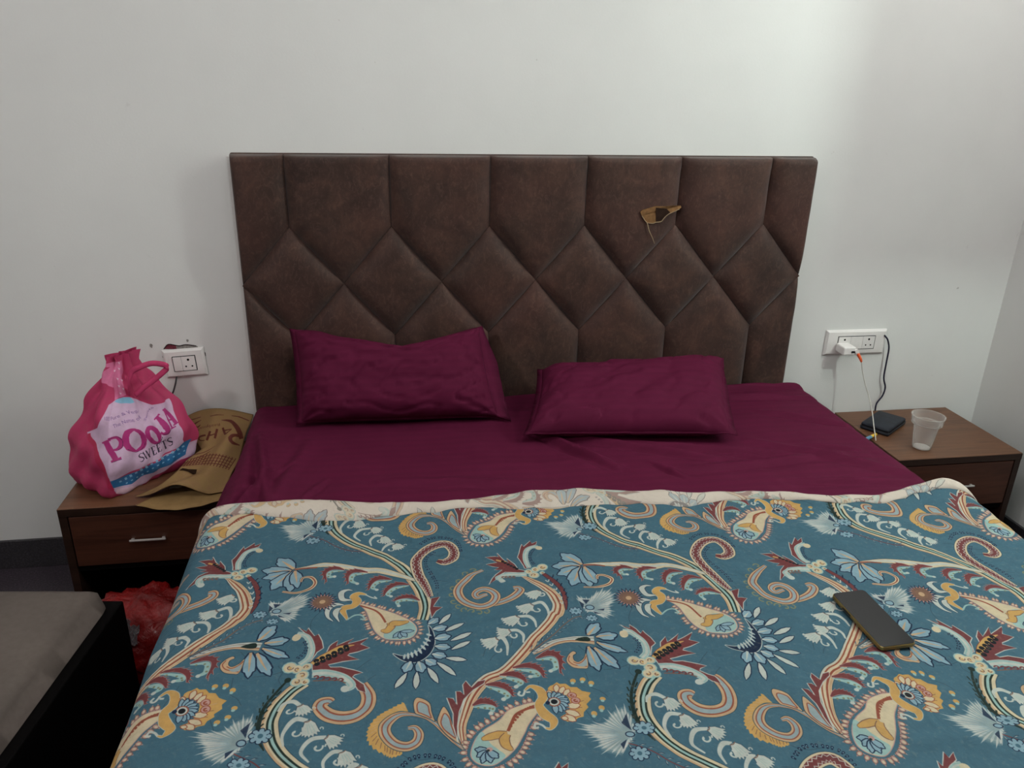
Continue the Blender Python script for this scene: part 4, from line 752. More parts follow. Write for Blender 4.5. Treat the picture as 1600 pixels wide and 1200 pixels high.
PAL = dict(lil=h2l('d3b3cf'), blu=h2l('2a6ea3'), sky=h2l('86bcd8'), flo=h2l('d9779f'), whp=h2l('e8c3d6'), red=h2l('b52f55'), mag=h2l('b03078'), ink=h2l('3a2f45'), pal=h2l('8fc0e0'), brn=h2l('5a2a20'), chk=h2l('8a6d48'))
def text_tris(s):
    cu = bpy.data.curves.new('lettering', 'FONT'); cu.body = s; cu.size = 1; o = bpy.data.objects.new('lettering', cu); LINK(o); bpy.context.view_layer.update()
    me = o.to_mesh(); me.calc_loop_triangles(); V = np.array([v.co[:2] for v in me.vertices]); T = [[V[i] for i in t.vertices] for t in me.loop_triangles]
    o.to_mesh_clear(); bpy.data.objects.remove(o); w = V[:, 0].max(); return [np.array(t) / (w, .72) for t in T]
def put_text(cv, s, o, a, b, col):
    o, a, b = (np.array(q, float) for q in (o, a, b)); X, Y = a - o, b - o
    for t in text_tris(s): cv.fill(np.array([o + X * p[0] + Y * p[1] for p in t]), col)
def bag_image():
    cv = Canvas(2048, 1024, h2l('b83a64'), 2.0)
    for c, P in BAG_PRINT: cv.fill(P, PAL[c])
    for q in BAG_TEXT: put_text(cv, q[0], q[1], q[2], q[3], h2l('6b4a86'))
    return cv.a
def sack_image():
    cv = Canvas(800, 1024, h2l('8c7049'), 2.0)
    for c, P in SACK_PRINT: cv.fill(P, PAL[c])
    put_text(cv, *SACK_TEXT, PAL['brn']); return cv.a
def m_image(name, im, rough=.6, spec=.2, wr=.25):
    t = NT(name, rough, spec); tx = t.n('TexImage', image=im); tx.extension = 'EXTEND'; uv = t.n('TexCoord'); t.l(uv.outputs['UV'], tx.inputs['Vector'])
    v = t.coords(); f = t.noise(v, 60, 4); t.col(t.mix(t.ramp(f, [(.4, (0, 0, 0, 1)), (.8, (.2, .2, .2, 1))]), tx.outputs['Color'], srgb('8a5a5a')))
    return t.bump(t.noise(v, 40, 4, .6, .6), wr, .006).m
M_BAG = m_image('printed_pink_nonwoven', image('pink_bag_print', bag_image())); M_SACK = m_image('printed_tan_nonwoven', image('tan_bag_print', sack_image()), .7, .15, .2)
M_PINK = plain('pink_nonwoven', srgb('b83a64'), .65, .2); M_TAN = plain('tan_nonwoven', srgb('8c7049'), .75, .15)
M_WPLA = plain('white_plastic', srgb('e6e2e0'), .35, .45, var=.02); M_BLACK = plain('black_plastic', srgb('16161a'), .4, .4); M_HOLE = plain('socket_hole', srgb('100c0c'), .8, .1)
M_STEEL = plain('brushed_steel', srgb('dedad6'), .35, .6, .55)
# ================================================================ the room
XL, XR, YF, ZC = -2.1, 2.6877, -4.3, 2.95
wall_back = tag(box('wall_back', (XL - .1, 0, 0), (XR + .1, .12, ZC), M_WALL), kind='structure')
tag(box('wall_right', (XR, YF, 0), (XR + .12, 0, ZC), M_WALL), kind='structure')
tag(box('wall_left', (XL - .12, YF, 0), (XL, 0, ZC), M_WALL), kind='structure')
tag(box('wall_front', (XL - .1, YF - .12, 0), (XR + .1, YF, ZC), M_WALL), kind='structure')
tag(box('floor', (XL - .1, YF - .1, -.1), (XR + .1, .12, 0), M_FLOOR), kind='structure')
tag(box('ceiling', (XL - .1, YF - .1, ZC), (XR + .1, .12, ZC + .1), M_CEIL), kind='structure')
tag(box('baseboard_back', (XL, -.012, 0), (XR - .012, 0, .106), M_SKIRT, bev=.002), kind='structure')
tag(box('baseboard_right', (XR - .012, YF, 0), (XR, 0, .106), M_SKIRT, bev=.002), kind='structure')
# unseen box added to block the green lamp from the back wall's right end
tag(box('light_blocker_1', (2.445, -.90, 1.70), (XR, -.80, 1.96), M_WALL), kind='structure')
# broken plaster round the left socket
M_BRICK = plain('broken_brick', srgb('6d3540'), .9, .05, var=.35, scale=120); M_PLAS = plain('broken_plaster', srgb('8d8884'), .9, .05, var=.25, scale=160); M_CRK = plain('plaster_crack', srgb('3a2f30'), .9, .05)
prism_xz('brick_patch', [(-.2679, .7647), (-.2616, .7713), (-.2528, .78), (-.2396, .7781), (-.2302, .7763), (-.2297, .7630)], -.0012, .002, M_BRICK, wall_back)
prism_xz('plaster_patch', [(-.2317, .763), (-.2294, .775), (-.2169, .7746), (-.205, .7772), (-.1934, .7772), (-.1841, .7741), (-.1745, .7738), (-.1652, .7699), (-.1657, .764)], -.0010, .002, M_PLAS, wall_back)
prism_xz('crack', [(-.2728, .7524), (-.2690, .7415), (-.2705, .7303), (-.2758, .7374)], -.0012, .002, M_CRK, wall_back)
prism_xz('crack', [(-.149, .7546), (-.1442, .7469), (-.1443, .736), (-.149, .7438)], -.0012, .002, M_CRK, wall_back)
tube('crack', [(x, -.001, z) for x, z in [(-.2679, .7647), (-.2528, .78), (-.2303, .7756), (-.2189, .7738), (-.2051, .7768), (-.1916, .7763), (-.1689, .7717)]], .0016, M_CRK, wall_back, 6, 3)
for x, z, r in ((-.3048, .777, .006), (-.1937, .7905, .004)):
    prism_xz('plaster_patch', [(x + r * math.cos(a) * (.7 + .5 * random.random()), z + r * 1.3 * math.sin(a) * (.7 + .5 * random.random())) for a in np.linspace(0, 6, 8)], -.0008, .002, M_PLAS, wall_back)
# ================================================================ headboard
HB_W, HB_T = 1.83, 1.368
hb = tag(empty('headboard', (HB_W / 2, 0, 0)), 'tall brown suede headboard padded in diamonds with a small tear', 'headboard')
kids = [box('backing_board', (-.012, -.016, .02), (HB_W + .012, -.001, HB_T - .012), plain('white_board', srgb('e0dedb'), .6, .2, var=.02)),
        box('board', (0, -.030, .02), (HB_W, -.016, HB_T), M_SUEDE, bev=.004)]
def puff_panel(poly):
    """one padded panel: rings shrink from the seam to the middle and rise towards the room"""
    P = np.array(poly, float); c = P.mean(0); E = []
    n = len(P)
    for i in range(n):
        a, b = P[i], P[(i + 1) % n]; k = max(2, int(np.linalg.norm(b - a) / .022)); E += [a + (b - a) * j / k for j in range(k)]
    E = np.array(E); m = len(E); V = []; S = [1.0, .996, .985, .96, .92, .86, .77, .65, .5, .3]
    def h(p):
        g = 1.0
        for i in range(n):
            a, b = P[i], P[(i + 1) % n]; ab = b - a; q = p - a; m = (a + b) / 2
            rim = m[0] < .01 or m[0] > HB_W - .01 or m[1] > HB_T - .02; d = abs(ab[0] * q[1] - ab[1] * q[0]) / np.linalg.norm(ab)
            gs = 1 - math.exp(-d / (.003 if rim else .021))
            if not rim: rd = min(p[0], HB_W - p[0], max(0, HB_T - p[1])); gs += (1 - gs) * .65 * math.exp(-rd / .02)
            g *= gs
        return .032 * g + .0025 * nz(p[0] * 14, p[1] * 14, 3)
    for s in S:
        for e in E:
            p = c + (e - c) * s; V.append((p[0], -.0425 - h(p) if s < 1 else -.031, p[1]))
    V.append((c[0], -.0425 - h(c), c[1])); F = []
    for r in range(len(S) - 1):
        for k in range(m): F.append((r * m + k, r * m + (k + 1) % m, (r + 1) * m + (k + 1) % m, (r + 1) * m + k))
    F += [((len(S) - 1) * m + k, (len(S) - 1) * m + (k + 1) % m, len(S) * m) for k in range(m)]
    o = mesh('panel', V, F, M_SUEDE); kids.append(o); return o
D, ZB, ZM, ZA = HB_W / 6, .803, .977, 1.153
for k in range(6):
    x = k * D; puff_panel([(x, ZM), (x + D / 2, ZB), (x + D, ZM), (x + D / 2, ZA)])
for k in range(5):
    x = (k + .5) * D
    puff_panel([(x, ZA), (x + D / 2, ZM), (x + D, ZA), (x + D, HB_T - .003), (x, HB_T - .003)])
    puff_panel([(x, .42), (x + D, .42), (x + D, ZB), (x + D / 2, ZM), (x, ZB)])
puff_panel([(0.001, ZM), (D / 2, ZA), (D / 2, HB_T - .003), (0.001, HB_T - .003)]); puff_panel([(HB_W - .001, ZM), (HB_W - .001, HB_T - .003), (HB_W - D / 2, HB_T - .003), (HB_W - D / 2, ZA)])
puff_panel([(0.001, .42), (D / 2, .42), (D / 2, ZB), (0.001, ZM)]); puff_panel([(HB_W - D / 2, .42), (HB_W - .001, .42), (HB_W - .001, ZM), (HB_W - D / 2, ZB)])
FOAM = [(1.2385, 1.1992), (1.245, 1.2058), (1.269, 1.2124), (1.2862, 1.2174), (1.3162, 1.2172), (1.3461, 1.2188), (1.3746, 1.2179), (1.3779, 1.212), (1.3704, 1.207), (1.3497, 1.2003), (1.3327, 1.1929), (1.3196, 1.182), (1.3101, 1.1693), (1.2926, 1.1669), (1.2822, 1.1636), (1.2644, 1.1654), (1.2548, 1.1739), (1.2448, 1.1874)]
def torn(name, pts, mat, lift):
    """thin scrap that follows the padding"""
    V = []; n = len(pts)
    for (x, z) in pts:
        edge = max(0, (x - 1.345) / .03); V.append((x, -.0755 - lift + .012 * min(1, edge) ** 2, z))
    V += [(x, y + .004, z) for x, y, z in V]; F = [tuple(range(n)), tuple(range(2 * n - 1, n - 1, -1))] + [(i, n + i, n + (i + 1) % n, (i + 1) % n) for i in range(n)]
    o = mesh(name, V, F, mat, None, False); kids.append(o); return o
torn('exposed_lining', FOAM, plain('tan_lining', srgb('7a5a3b'), .85, .1, var=.25, scale=90), .0035)['label'] = 'tan lining showing through the tear'
torn('tear_dark_flap', [(1.2884, 1.2133), (1.324, 1.2099), (1.3367, 1.1985), (1.3194, 1.1837), (1.3099, 1.1719), (1.2924, 1.1686)], plain('dark_flap', srgb('2c1e17'), .85, .1, var=.2), .0045)  # dark brown piece in the middle of the tear
for p in ([(1.2448, 1.1874), (1.2548, 1.1739), (1.2636, 1.1646), (1.2718, 1.1416), (1.2845, 1.1193), (1.2944, 1.0985)], [(1.2644, 1.1654), (1.2822, 1.1636), (1.2926, 1.1669), (1.3101, 1.1693), (1.3196, 1.182), (1.3327, 1.1929), (1.3497, 1.2003), (1.3704, 1.207)]):
    kids.append(tube('frayed_edge', [(x, -.0795 + .012 * min(1, max(0, (x - 1.345) / .03)) ** 2, z) for x, z in p], [.0012, .0016, .0009], plain('frayed_fabric', srgb('98846a'), .9, .1), None, 6, 3))
under(hb, *kids)
# ================================================================ bed, sheet, quilt
BX0, BX1, BZ = 0.012, 1.885, .585
bed = tag(empty('bed', (.95, -1.1, 0)), 'low double bed under the maroon sheet and blue paisley quilt', 'bed')
under(bed, box('bed_base', (.03, -2.10, 0), (1.86, -.055, .33), M_DARK, bev=.005), box('mattress', (.02, -2.10, .33), (1.875, -.085, .565), plain('mattress_ticking', srgb('8a8078'), .8, .1), bev=.04, seg=4))
def across(s, x0, x1, zt, r):
    """profile over the bed: arc length s from the left top edge -> (x, z, side)"""
    W = x1 - x0; q = math.pi / 2 * r
    if s < r:
        t = (r - s)
        if t < q: a = t / r; return x0 + r - r * math.sin(a), zt - r + r * math.cos(a), 0 if t < q * .5 else -1
        return x0, zt - r - (t - q), -1
    if s > W - r:
        t = s - (W - r)
        if t < q: a = t / r; return x1 - r + r * math.sin(a), zt - r + r * math.cos(a), 0 if t < q * .5 else 1
        return x1, zt - r - (t - q), 1
    return x0 + s, zt, 0
def sheet_z(x, y):
    z = .0045 * nz(x * 4, y * 5, 1) + .0032 * nz(x * 11, y * 9, 2) + .0012 * nz(x * 26, y * 18, 3)
    c = nz(x * 2.2 + y * 1.2, y * 4.5 - x * .6, 7); z += .006 * max(0, .18 - abs(c)) / .18 * max(0, nz(x * 1.5, y * 1.5, 9) + .35)
    for (xa, ya, xb, yb, hgt, w) in SHEET_FOLDS:
        dx, dy = xb - xa, yb - ya; L2 = dx * dx + dy * dy; t = max(0, min(1, ((x - xa) * dx + (y - ya) * dy) / L2))
        d = math.hypot(x - xa - t * dx, y - ya - t * dy); w *= .6; sg = d if (x - xa) * dy - (y - ya) * dx > 0 else -d
        z += 1.5 * hgt * (math.exp(-(d / w) ** 2) - .55 * math.exp(-((sg - 1.7 * w) / w) ** 2)) * math.sin(math.pi * (.1 + .8 * t))
    return z
SHEET_FOLDS = [(.86, -.36, 1.05, -.62, .012, .022), (.93, -.40, 1.35, -.60, .010, .02), (1.1, -.46, 1.62, -.62, .008, .02), (.2, -.36, .12, -.75, .006, .03), (1.50, -.105, 1.90, -.095, .014, .014), (.06, -.62, .16, -.50, .007, .012), (.20, -.70, .26, -.60, .006, .012), (1.15, -.60, 1.22, -.70, .007, .012), (1.40, -.58, 1.50, -.62, .007, .012), (1.62, -.55, 1.80, -.60, .006, .014), (1.5, -.75, 1.84, -.80, .006, .02), (1.45, -.16, 1.86, -.20, .008, .02),
               (1.5, -.5, 1.86, -.75, .007, .03), (.05, -.30, .12, -.72, .012, .02), (.10, -.55, .03, -.80, .014, .018), (1.2, -.66, 1.8, -.62, .006, .025), (.4, -.62, .9, -.70, .006, .03), (1.62, -.30, 1.88, -.42, .008, .02)]
def build_sheet():
    ss = np.concatenate([np.linspace(-.36, .0, 26), np.linspace(.012, 1.861, 300), np.linspace(1.873, 2.235, 26)]); ys = np.concatenate([np.linspace(-.079, -.95, 170), np.linspace(-.96, -1.30, 20)])
    V, UV = [], []
    for s in ss:
        for y in ys:
            x, z, sd = across(s, BX0 - .012, BX1 + .012, BZ, .045)
            if sd == 0: z += sheet_z(x, y)
            else:
                dep = BZ - z; w = min(1, dep / .12); fold = (.5 + .5 * nz(y * 13, dep * 2.5, 4)) * .030 + .018 * math.sin(y * 46 + 3 * nz(y * 4, dep * 6, 1)) * (1 if y < -.42 else .5) 
                k = max(0, min(1, (y + .92) / .10))
                fold = (fold * (.35 + .65 * max(0, min(1, (-.35 - y) / .2))) + .026 * max(0, min(1, (-.42 - y) / .2))) * k
                if sd < 0: pass
                else: fold *= .5
                x += sd * w * max(-.004, fold); z += sheet_z(x, y) * max(0, 1 - dep / .06)
            V.append((x, y, z)); UV.append((s, y))
    o = mesh('bed_sheet', V, grid_faces(len(ss), len(ys)), M_MAROON, uv=UV)
    m = o.modifiers.new('cloth', 'SOLIDIFY'); m.thickness = .004; m.offset = 0
    return tag(o, 'plain maroon bed sheet spread over the bed under both pillows', 'sheet')
build_sheet()
EX = [-.30, .009, .257, .40, .56, .72, .885, 1.042, 1.20, 1.362, 1.513, 1.65, 1.75, 1.83, 1.90, 2.2]; EY = [-.83, -.800, -.792, -.832, -.840, -.818, -.811, -.843, -.868, -.889, -.926, -.930, -.908, -.902, -.925, -.95]
def edge_y(x): return float(np.interp(x, EX, EY)) + .006 * nz(x * 16, 2.2)
def quilt_z(x, y):
    z = .0085 * nz(x * 3.2, y * 3.6, 11) + .0045 * nz(x * 8, y * 8, 12) + .0016 * nz(x * 24, y * 24, 13)
    c = nz(x * 3 - y * 2, y * 5 + x, 17); z += .004 * max(0, .12 - abs(c)) / .12
    d = edge_y(x) - y; z += .006 * math.exp(-(d / .05) ** 2) + .018 * math.exp(-((x - 1.82) / .10) ** 2 - (d / .13) ** 2)
    return z
QX0, QX1, QZ = -.018, 1.905, .620
FA = np.array([math.cos(math.radians(6.1)), -math.sin(math.radians(6.1))]); FB = np.array([-math.sin(math.radians(6.1)), -math.cos(math.radians(6.1))])
def fab_uv(x, y):
    p = np.array([x - .5, y + 1.2]); return (float(p @ FA) / .607, 1 - float(p @ FB) / .607)
def quilt_pt(s, d):
    x, z, sd = across(s, QX0, QX1, QZ, .05); y = edge_y(QX0 + s) - d
    if sd == 0: z += quilt_z(x, y)
    else:
        dep = QZ - z; w = min(1, dep / .15); x += sd * w * (.012 + .022 * nz(y * 6, dep * 3, 5)); z += quilt_z(x, y) * max(0, 1 - dep / .1)
    return (x, y, z), fab_uv(QX0 + s, y)
def build_quilt():
    W = QX1 - QX0; ss = np.concatenate([np.linspace(-.40, 0, 34), np.linspace(.012, W - .012, 160), np.linspace(W, W + .30, 26)]); ds = np.concatenate([np.linspace(0, .2, 22), np.linspace(.212, 1.28, 88)])
    V, UV = [], []
    for s in ss:
        for d in ds:
            p, uv = quilt_pt(s, d); V.append(p); UV.append(uv)
    o = mesh('quilt', V, [f[::-1] for f in grid_faces(len(ss), len(ds))], M_QUILT, uv=UV)
    m = o.modifiers.new('padding', 'SOLIDIFY'); m.thickness = .012; m.offset = -1
    # the hem at the head end and down the right side is rolled back and shows the pale reverse
    def hem(name, ss, wfun):
        V, UV = [], []; prof = [(-.004, -.013), (.006, -.013), (.011, -.004), (.008, .006), (0, .010), (-.3, .0095), (-.65, .007), (-.95, .004), (-1.0, .0005)]
        for s in ss:
            wd = wfun(s); p0 = np.array(quilt_pt(s, 0)[0])
            for k, (a, b) in enumerate(prof):
                if a > -.01: p = p0 + (0, a, b)
                else:
                    q = np.array(quilt_pt(s, -a * wd)[0]); p = q + (0, 0, b + .002 * nz(s * 30, a * 4, 3))
                V.append(p); UV.append(fab_uv(QX0 + s, -(p[1]) + 2 * edge_y(QX0 + s)))
        return mesh(name, V, grid_faces(len(ss), len(prof)), M_QUILTB, o, uv=UV)
    h = hem('turned_hem', np.linspace(-.12, W + .16, 230), lambda s: float(np.interp(QX0 + s, [-.1, .01, .1, .257, .34, .408, .56, .66, .72, .80, .885, 1.03, 1.12, 1.2, 1.36, 1.513, 1.7, 1.8, 1.9, 2.0], [.03, .02, .03, .072, .06, .038, .024, .03, .05, .065, .062, .045, .05, .03, .02, .018, .022, .022, .04, .05])) + .006 * nz(s * 22, 5.5))
    h['label'] = 'pale reverse of the quilt turned over along its head edge'
    return tag(o, 'blue paisley quilt with rust scrolls covering the foot of the bed', 'quilt')
build_quilt()
# ================================================================ pillows
def pillow(name, cor, T, dip, bow, seed, label, flange_u, lift=0.0):
    """cor: bottom-left, bottom-right, top-right, top-left of the middle sheet; T: half thickness"""
    A, B, Cc, Dd = (np.array(c, float) for c in cor); N = np.cross(B - A, Dd - A); N /= np.linalg.norm(N)
    nu, nv = 72, 44
    def mid(u, v):
        u2 = u * (1 - bow * (1 - abs(v) ** 2.2) * abs(u) ** 2); v2 = v * (1 - bow * .8 * (1 - abs(u) ** 2.2) * abs(v) ** 2)
        a, b = (u2 + 1) / 2, (v2 + 1) / 2; p = (A * (1 - a) + B * a) * (1 - b) + (Dd * (1 - a) + Cc * a) * b
        if v > 0: p = p + (Dd - A) / np.linalg.norm(Dd - A) * (-dip) * v ** 3 * (max(0, 1 - abs(u - .12) / .85) ** 1.15 + .12 * math.exp(-((u + .55) / .2) ** 2))
        return p
    def th(u, v): return T * max(0, (1 - abs(u) ** 6) * (1 - abs(v) ** 3.8)) ** .55
    V, UV = [], []; us = np.sin(np.linspace(-1, 1, nu) * math.pi / 2) * .5 + np.linspace(-1, 1, nu) * .5; vs = np.sin(np.linspace(-1, 1, nv) * math.pi / 2) * .5 + np.linspace(-1, 1, nv) * .5
    for side in (1, -1):
        for u in us:
            for v in vs:
                t = th(u, v); e = 1 - max(abs(u), abs(v)); cr = 0
                for (cu, cv2) in ((-1, 1), (1, 1), (-1, -1), (1, -1)):
                    r = math.hypot(u - cu, v - cv2); ang = math.atan2(v - cv2, u - cu); cr += math.exp(-(r / .45) ** 2) * math.sin(ang * 11 + seed + cu) * .3
                cz = nz(u * 2.6 + seed, v * 3.4 - u, seed + 2); w = .007 * nz(u * 3 + seed, v * 2.4, seed) + .011 * cr + .003 * nz(u * 8, v * 7 + seed, 3) - .009 * max(0, .10 - abs(cz)) / .10 - .010 * math.exp(-((u - .12) / .05) ** 2) * max(0, v) * (1 if dip > .03 else 0)
                p = mid(u, v) + N * side * (t + w * min(1, t / (T * .5))) * (1 if side > 0 else .75)
                if lift: p[2] = max(p[2], lift + .002 * nz(u * 9, v * 9, 2))
                V.append(p); UV.append((u * .3, v * .22))
    F = grid_faces(nu, nv); off = nu * nv; F += [tuple(reversed([off + i for i in f])) for f in grid_faces(nu, nv)]
    o = mesh(name, V, F, M_MAROON, uv=UV)
    bm = bmesh.new(); bm.from_mesh(o.data); bmesh.ops.remove_doubles(bm, verts=bm.verts, dist=.0008); bmesh.ops.recalc_face_normals(bm, faces=bm.faces); bm.to_mesh(o.data); bm.free()
    # flat sewn border
    rim = [(u, 1.0) for u in np.linspace(-1, 1, 50)] + [(1.0, v) for v in np.linspace(1, -1, 30)][1:] + [(u, -1.0) for u in np.linspace(1, -1, 50)][1:] + [(-1.0, v) for v in np.linspace(-1, 1, 30)][1:-1]
    V, F, n = [], [], len(rim); ctr = (A + B + Cc + Dd) / 4
    for k, (u, v) in enumerate(rim):
        p = mid(u, v); d = p - mid(u * .9, v * .9); d /= np.linalg.norm(d) + 1e-9
        wd = flange_u * (.25 + .75 * min(1, (1.02 - v) * 1.2)) if u > .99 else (.016 if u < -.99 else (.007 if v < .99 else .004))
        wv = N * .006 * nz(u * 7, v * 7, seed + 4)
        for q in (p - d * .006 + N * .003, p + d * wd + wv, p - d * .006 - N * .003):
            if lift: q[2] = max(q[2], lift + .002)
            V.append(q)
    for k in range(n):
        a, b = k * 3, ((k + 1) % n) * 3; F += [(a, a + 1, b + 1, b), (a + 1, a + 2, b + 2, b + 1)]
    mesh('flange', V, F, M_MAROON, o, uv=[(v[0], v[2]) for v in V])
    return tag(o, label, 'pillow', 'maroon pillows on the bed')
pillow('pillow', [(.165, -.262, .606), (.765, -.285, .606), (.722, -.125, .846), (.150, -.118, .852)], .080, .068, .035, 2.0, 'maroon pillow standing against the headboard with a sagging top edge, left of the two', .042)
pillow('pillow', [(.828, -.445, .618), (1.430, -.515, .620), (1.545, -.150, .722), (.925, -.140, .700)], .070, .016, .045, 5.0, 'flatter maroon pillow tilted low against the headboard, right of the two', .018, .602)
# ================================================================ nightstands
def nightstand(name, x0, x1, hx, label):
    r = tag(empty(name, ((x0 + x1) / 2, -.2, 0)), label, 'nightstand', 'walnut nightstands beside the bed'); z1 = .438; yf = -.410
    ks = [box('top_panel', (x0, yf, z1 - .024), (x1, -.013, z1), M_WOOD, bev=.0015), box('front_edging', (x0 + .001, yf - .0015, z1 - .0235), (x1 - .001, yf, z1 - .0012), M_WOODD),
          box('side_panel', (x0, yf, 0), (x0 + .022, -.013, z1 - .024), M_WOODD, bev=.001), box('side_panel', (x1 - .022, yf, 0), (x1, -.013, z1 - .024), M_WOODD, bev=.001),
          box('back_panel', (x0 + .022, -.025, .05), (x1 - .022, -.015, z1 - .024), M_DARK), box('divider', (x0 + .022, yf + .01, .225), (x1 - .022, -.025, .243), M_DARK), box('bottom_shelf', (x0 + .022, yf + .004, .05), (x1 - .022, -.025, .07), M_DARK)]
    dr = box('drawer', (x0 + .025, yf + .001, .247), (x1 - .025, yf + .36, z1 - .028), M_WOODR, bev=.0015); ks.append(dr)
    hz = .328; bm = bmesh.new(); bm_box(bm, (hx - .050, yf - .0125, hz - .003), (hx + .050, yf - .0065, hz + .003), .002, 2)
    for s in (-1, 1): bm_box(bm, (hx + s * .042 - .004, yf - .008, hz - .002), (hx + s * .042 + .004, yf + .002, hz + .002))
    h = from_bm('handle', bm, M_STEEL)
    under(r, *ks); under(dr, h); return r
nightstand('nightstand', -.500, -.040, -.272, 'walnut nightstand left of the bed, holding the pink and tan bags')
nightstand('nightstand', 2.085, 2.547, 2.335, 'walnut nightstand right of the bed, holding the plastic cup and wallet')
# ================================================================ pink shopping bag
def build_bag():
    nt, na = 56, 128; V, UV = [], []
    for i in range(na):
        th = -.5 + i / na
        for j in range(nt):
            t = j / (nt - 1); p = bag_pt(th, t); V.append(p); UV.append(((th + .35) / .7, t))
    F = grid_faces(na, nt, wrap=True); mi = []
    for f in F: mi.append(0 if all(.0 <= UV[k][0] <= 1.0 for k in f) else 1)
    F.append(tuple(i * nt for i in range(na))[::-1]); mi.append(1)
    mi = mi
    r = tag(empty('shopping_bag', (-.35, -.21, .4385)), 'bulging pink sweet shop bag with white POOJA SWEETS panel', 'bag')
    b = mesh('body', V, F, uv=UV, mats=[M_BAG, M_PINK], midx=mi)
    h = tube('handle', [(-.305, -.265, .715), (-.296, -.285, .755), (-.285, -.282, .792), (-.262, -.28, .806), (-.232, -.27, .813), (-.203, -.262, .806), (-.194, -.257, .795), (-.206, -.26, .782), (-.235, -.268, .760), (-.262, -.278, .742), (-.285, -.28, .722)], .008, M_PINK, None, 8, 6, .45)
    under(r, b, h)
build_bag()
# ================================================================ tan bag
def build_sack():
    r = tag(empty('carry_bag', (-.15, -.2, .44)), 'flat tan carry bag with brown lettering lying beside the pink bag', 'bag'); nu, nv = 44, 40
    V = [sack_pt(i / (nu - 1), j / (nv - 1)) for i in range(nu) for j in range(nv)]; UV = [(i / (nu - 1), 1 - j / (nv - 1)) for i in range(nu) for j in range(nv)]
    top = mesh('upper_sheet', V, grid_faces(nu, nv), M_SACK, uv=UV); m = top.modifiers.new('cloth', 'SOLIDIFY'); m.thickness = .0015; m.offset = -1
    V2 = []
    for i in range(nu):
        for j in range(16):
            u, v = i / (nu - 1), j / 15; p = sack_pt(u, v * 1.0); V2.append((p[0] + .01 * v * (1 - u), p[1] * (1 + .10 * v) - .018 * math.sin(math.pi * u) * v, .4392 + .002 * math.sin(u * 12) ** 2 * v))
    low = mesh('lower_sheet', V2, grid_faces(nu, 16), M_TAN); m = low.modifiers.new('cloth', 'SOLIDIFY'); m.thickness = .0012; m.offset = 1
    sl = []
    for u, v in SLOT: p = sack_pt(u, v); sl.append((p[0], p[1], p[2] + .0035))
    slot_shade_patch = mesh('handle_slot_shade', sl, [tuple(range(len(sl)))[::-1]], plain('slot_shade', srgb('2a1d14'), .9, .05), None, False)  # dark patch over the cloth: shade inside the handle hole, put in as colour
    V3 = [(-.215 + .15 * i / 11, -.345 + .06 * j / 5 - .012 * math.sin(3.1 * i / 11), .4475 + .017 * math.sin(math.pi * i / 11) * math.sin(1 + j * .45) + .002 * math.sin(i * 2.3 + j)) for i in range(12) for j in range(6)]
    foil = mesh('silver_wrapper', V3, grid_faces(12, 6), plain('silver_film', srgb('b4b4ac'), .3, .5, .3))
    under(r, top, low, slot_shade_patch, foil)
build_sack()
# ================================================================ red plastic bag and clear wrapper on the floor
def blob(name, c, s, mat, seed, amp, n=(64, 40), zmin=.001, parent=None):
    V = []; na, nb = n
    for i in range(na):
        a = 2 * math.pi * i / na
        for j in range(nb):
            b = math.pi * (j + .001) / (nb - .998) ; d = Vector((math.sin(b) * math.cos(a), math.sin(b) * math.sin(a), math.cos(b)))
            q = d * 2.2 + Vector((seed, 0, 0)); f = 1 + amp * (abs(noise.noise(q)) * 1.6 - .4) + amp * .8 * abs(noise.noise(q * 2.6)) + amp * .4 * noise.noise(q * 6)
            V.append((c[0] + d.x * s[0] * f, c[1] + d.y * s[1] * f, max(zmin, c[2] + d.z * s[2] * f)))
    return mesh(name, V, grid_faces(na, nb, wrap=True), mat, parent)
t = NT('red_polythene', .28, .4); v = t.coords(); t.col(t.ramp(t.noise(v, 9, 5, .6, 1), [(.3, srgb('5e0d0b')), (.6, srgb('861414')), (.8, srgb('98211d'))])); M_RED = t.bump(t.noise(v, 26, 5, .65, 1.5), .7, .012).m
tag(blob('polythene_bag', (-.245, -.610, .120), (.185, .135, .150), M_RED, 3.3, .14), 'crumpled red polythene bag on the floor by the nightstand', 'bag')
t = NT('clear_film', .12, .5, Transmission_Weight=.85); t.col(srgb('c9c4c8')); M_CLEAR = t.bump(t.noise(t.coords(), 60, 4, .6, 1), .5, .005).m
def wrapper():
    V = []
    for i in range(22):
        for j in range(14):
            x = -.325 + .09 * i / 21; y = -.735 + .06 * j / 13; V.append((x, y, .215 + .5 * (y + .735) + .016 * nz(i * .33, j * .4, 2) + .012 * nz(i * .9, j * .8, 5)))
    o = mesh('plastic_wrapper', V, grid_faces(22, 14), M_CLEAR, None, False); m = o.modifiers.new('film', 'SOLIDIFY'); m.thickness = .001
    return tag(o, 'clear plastic wrapper lying on the red polythene bag', 'wrapper')
wrapper()
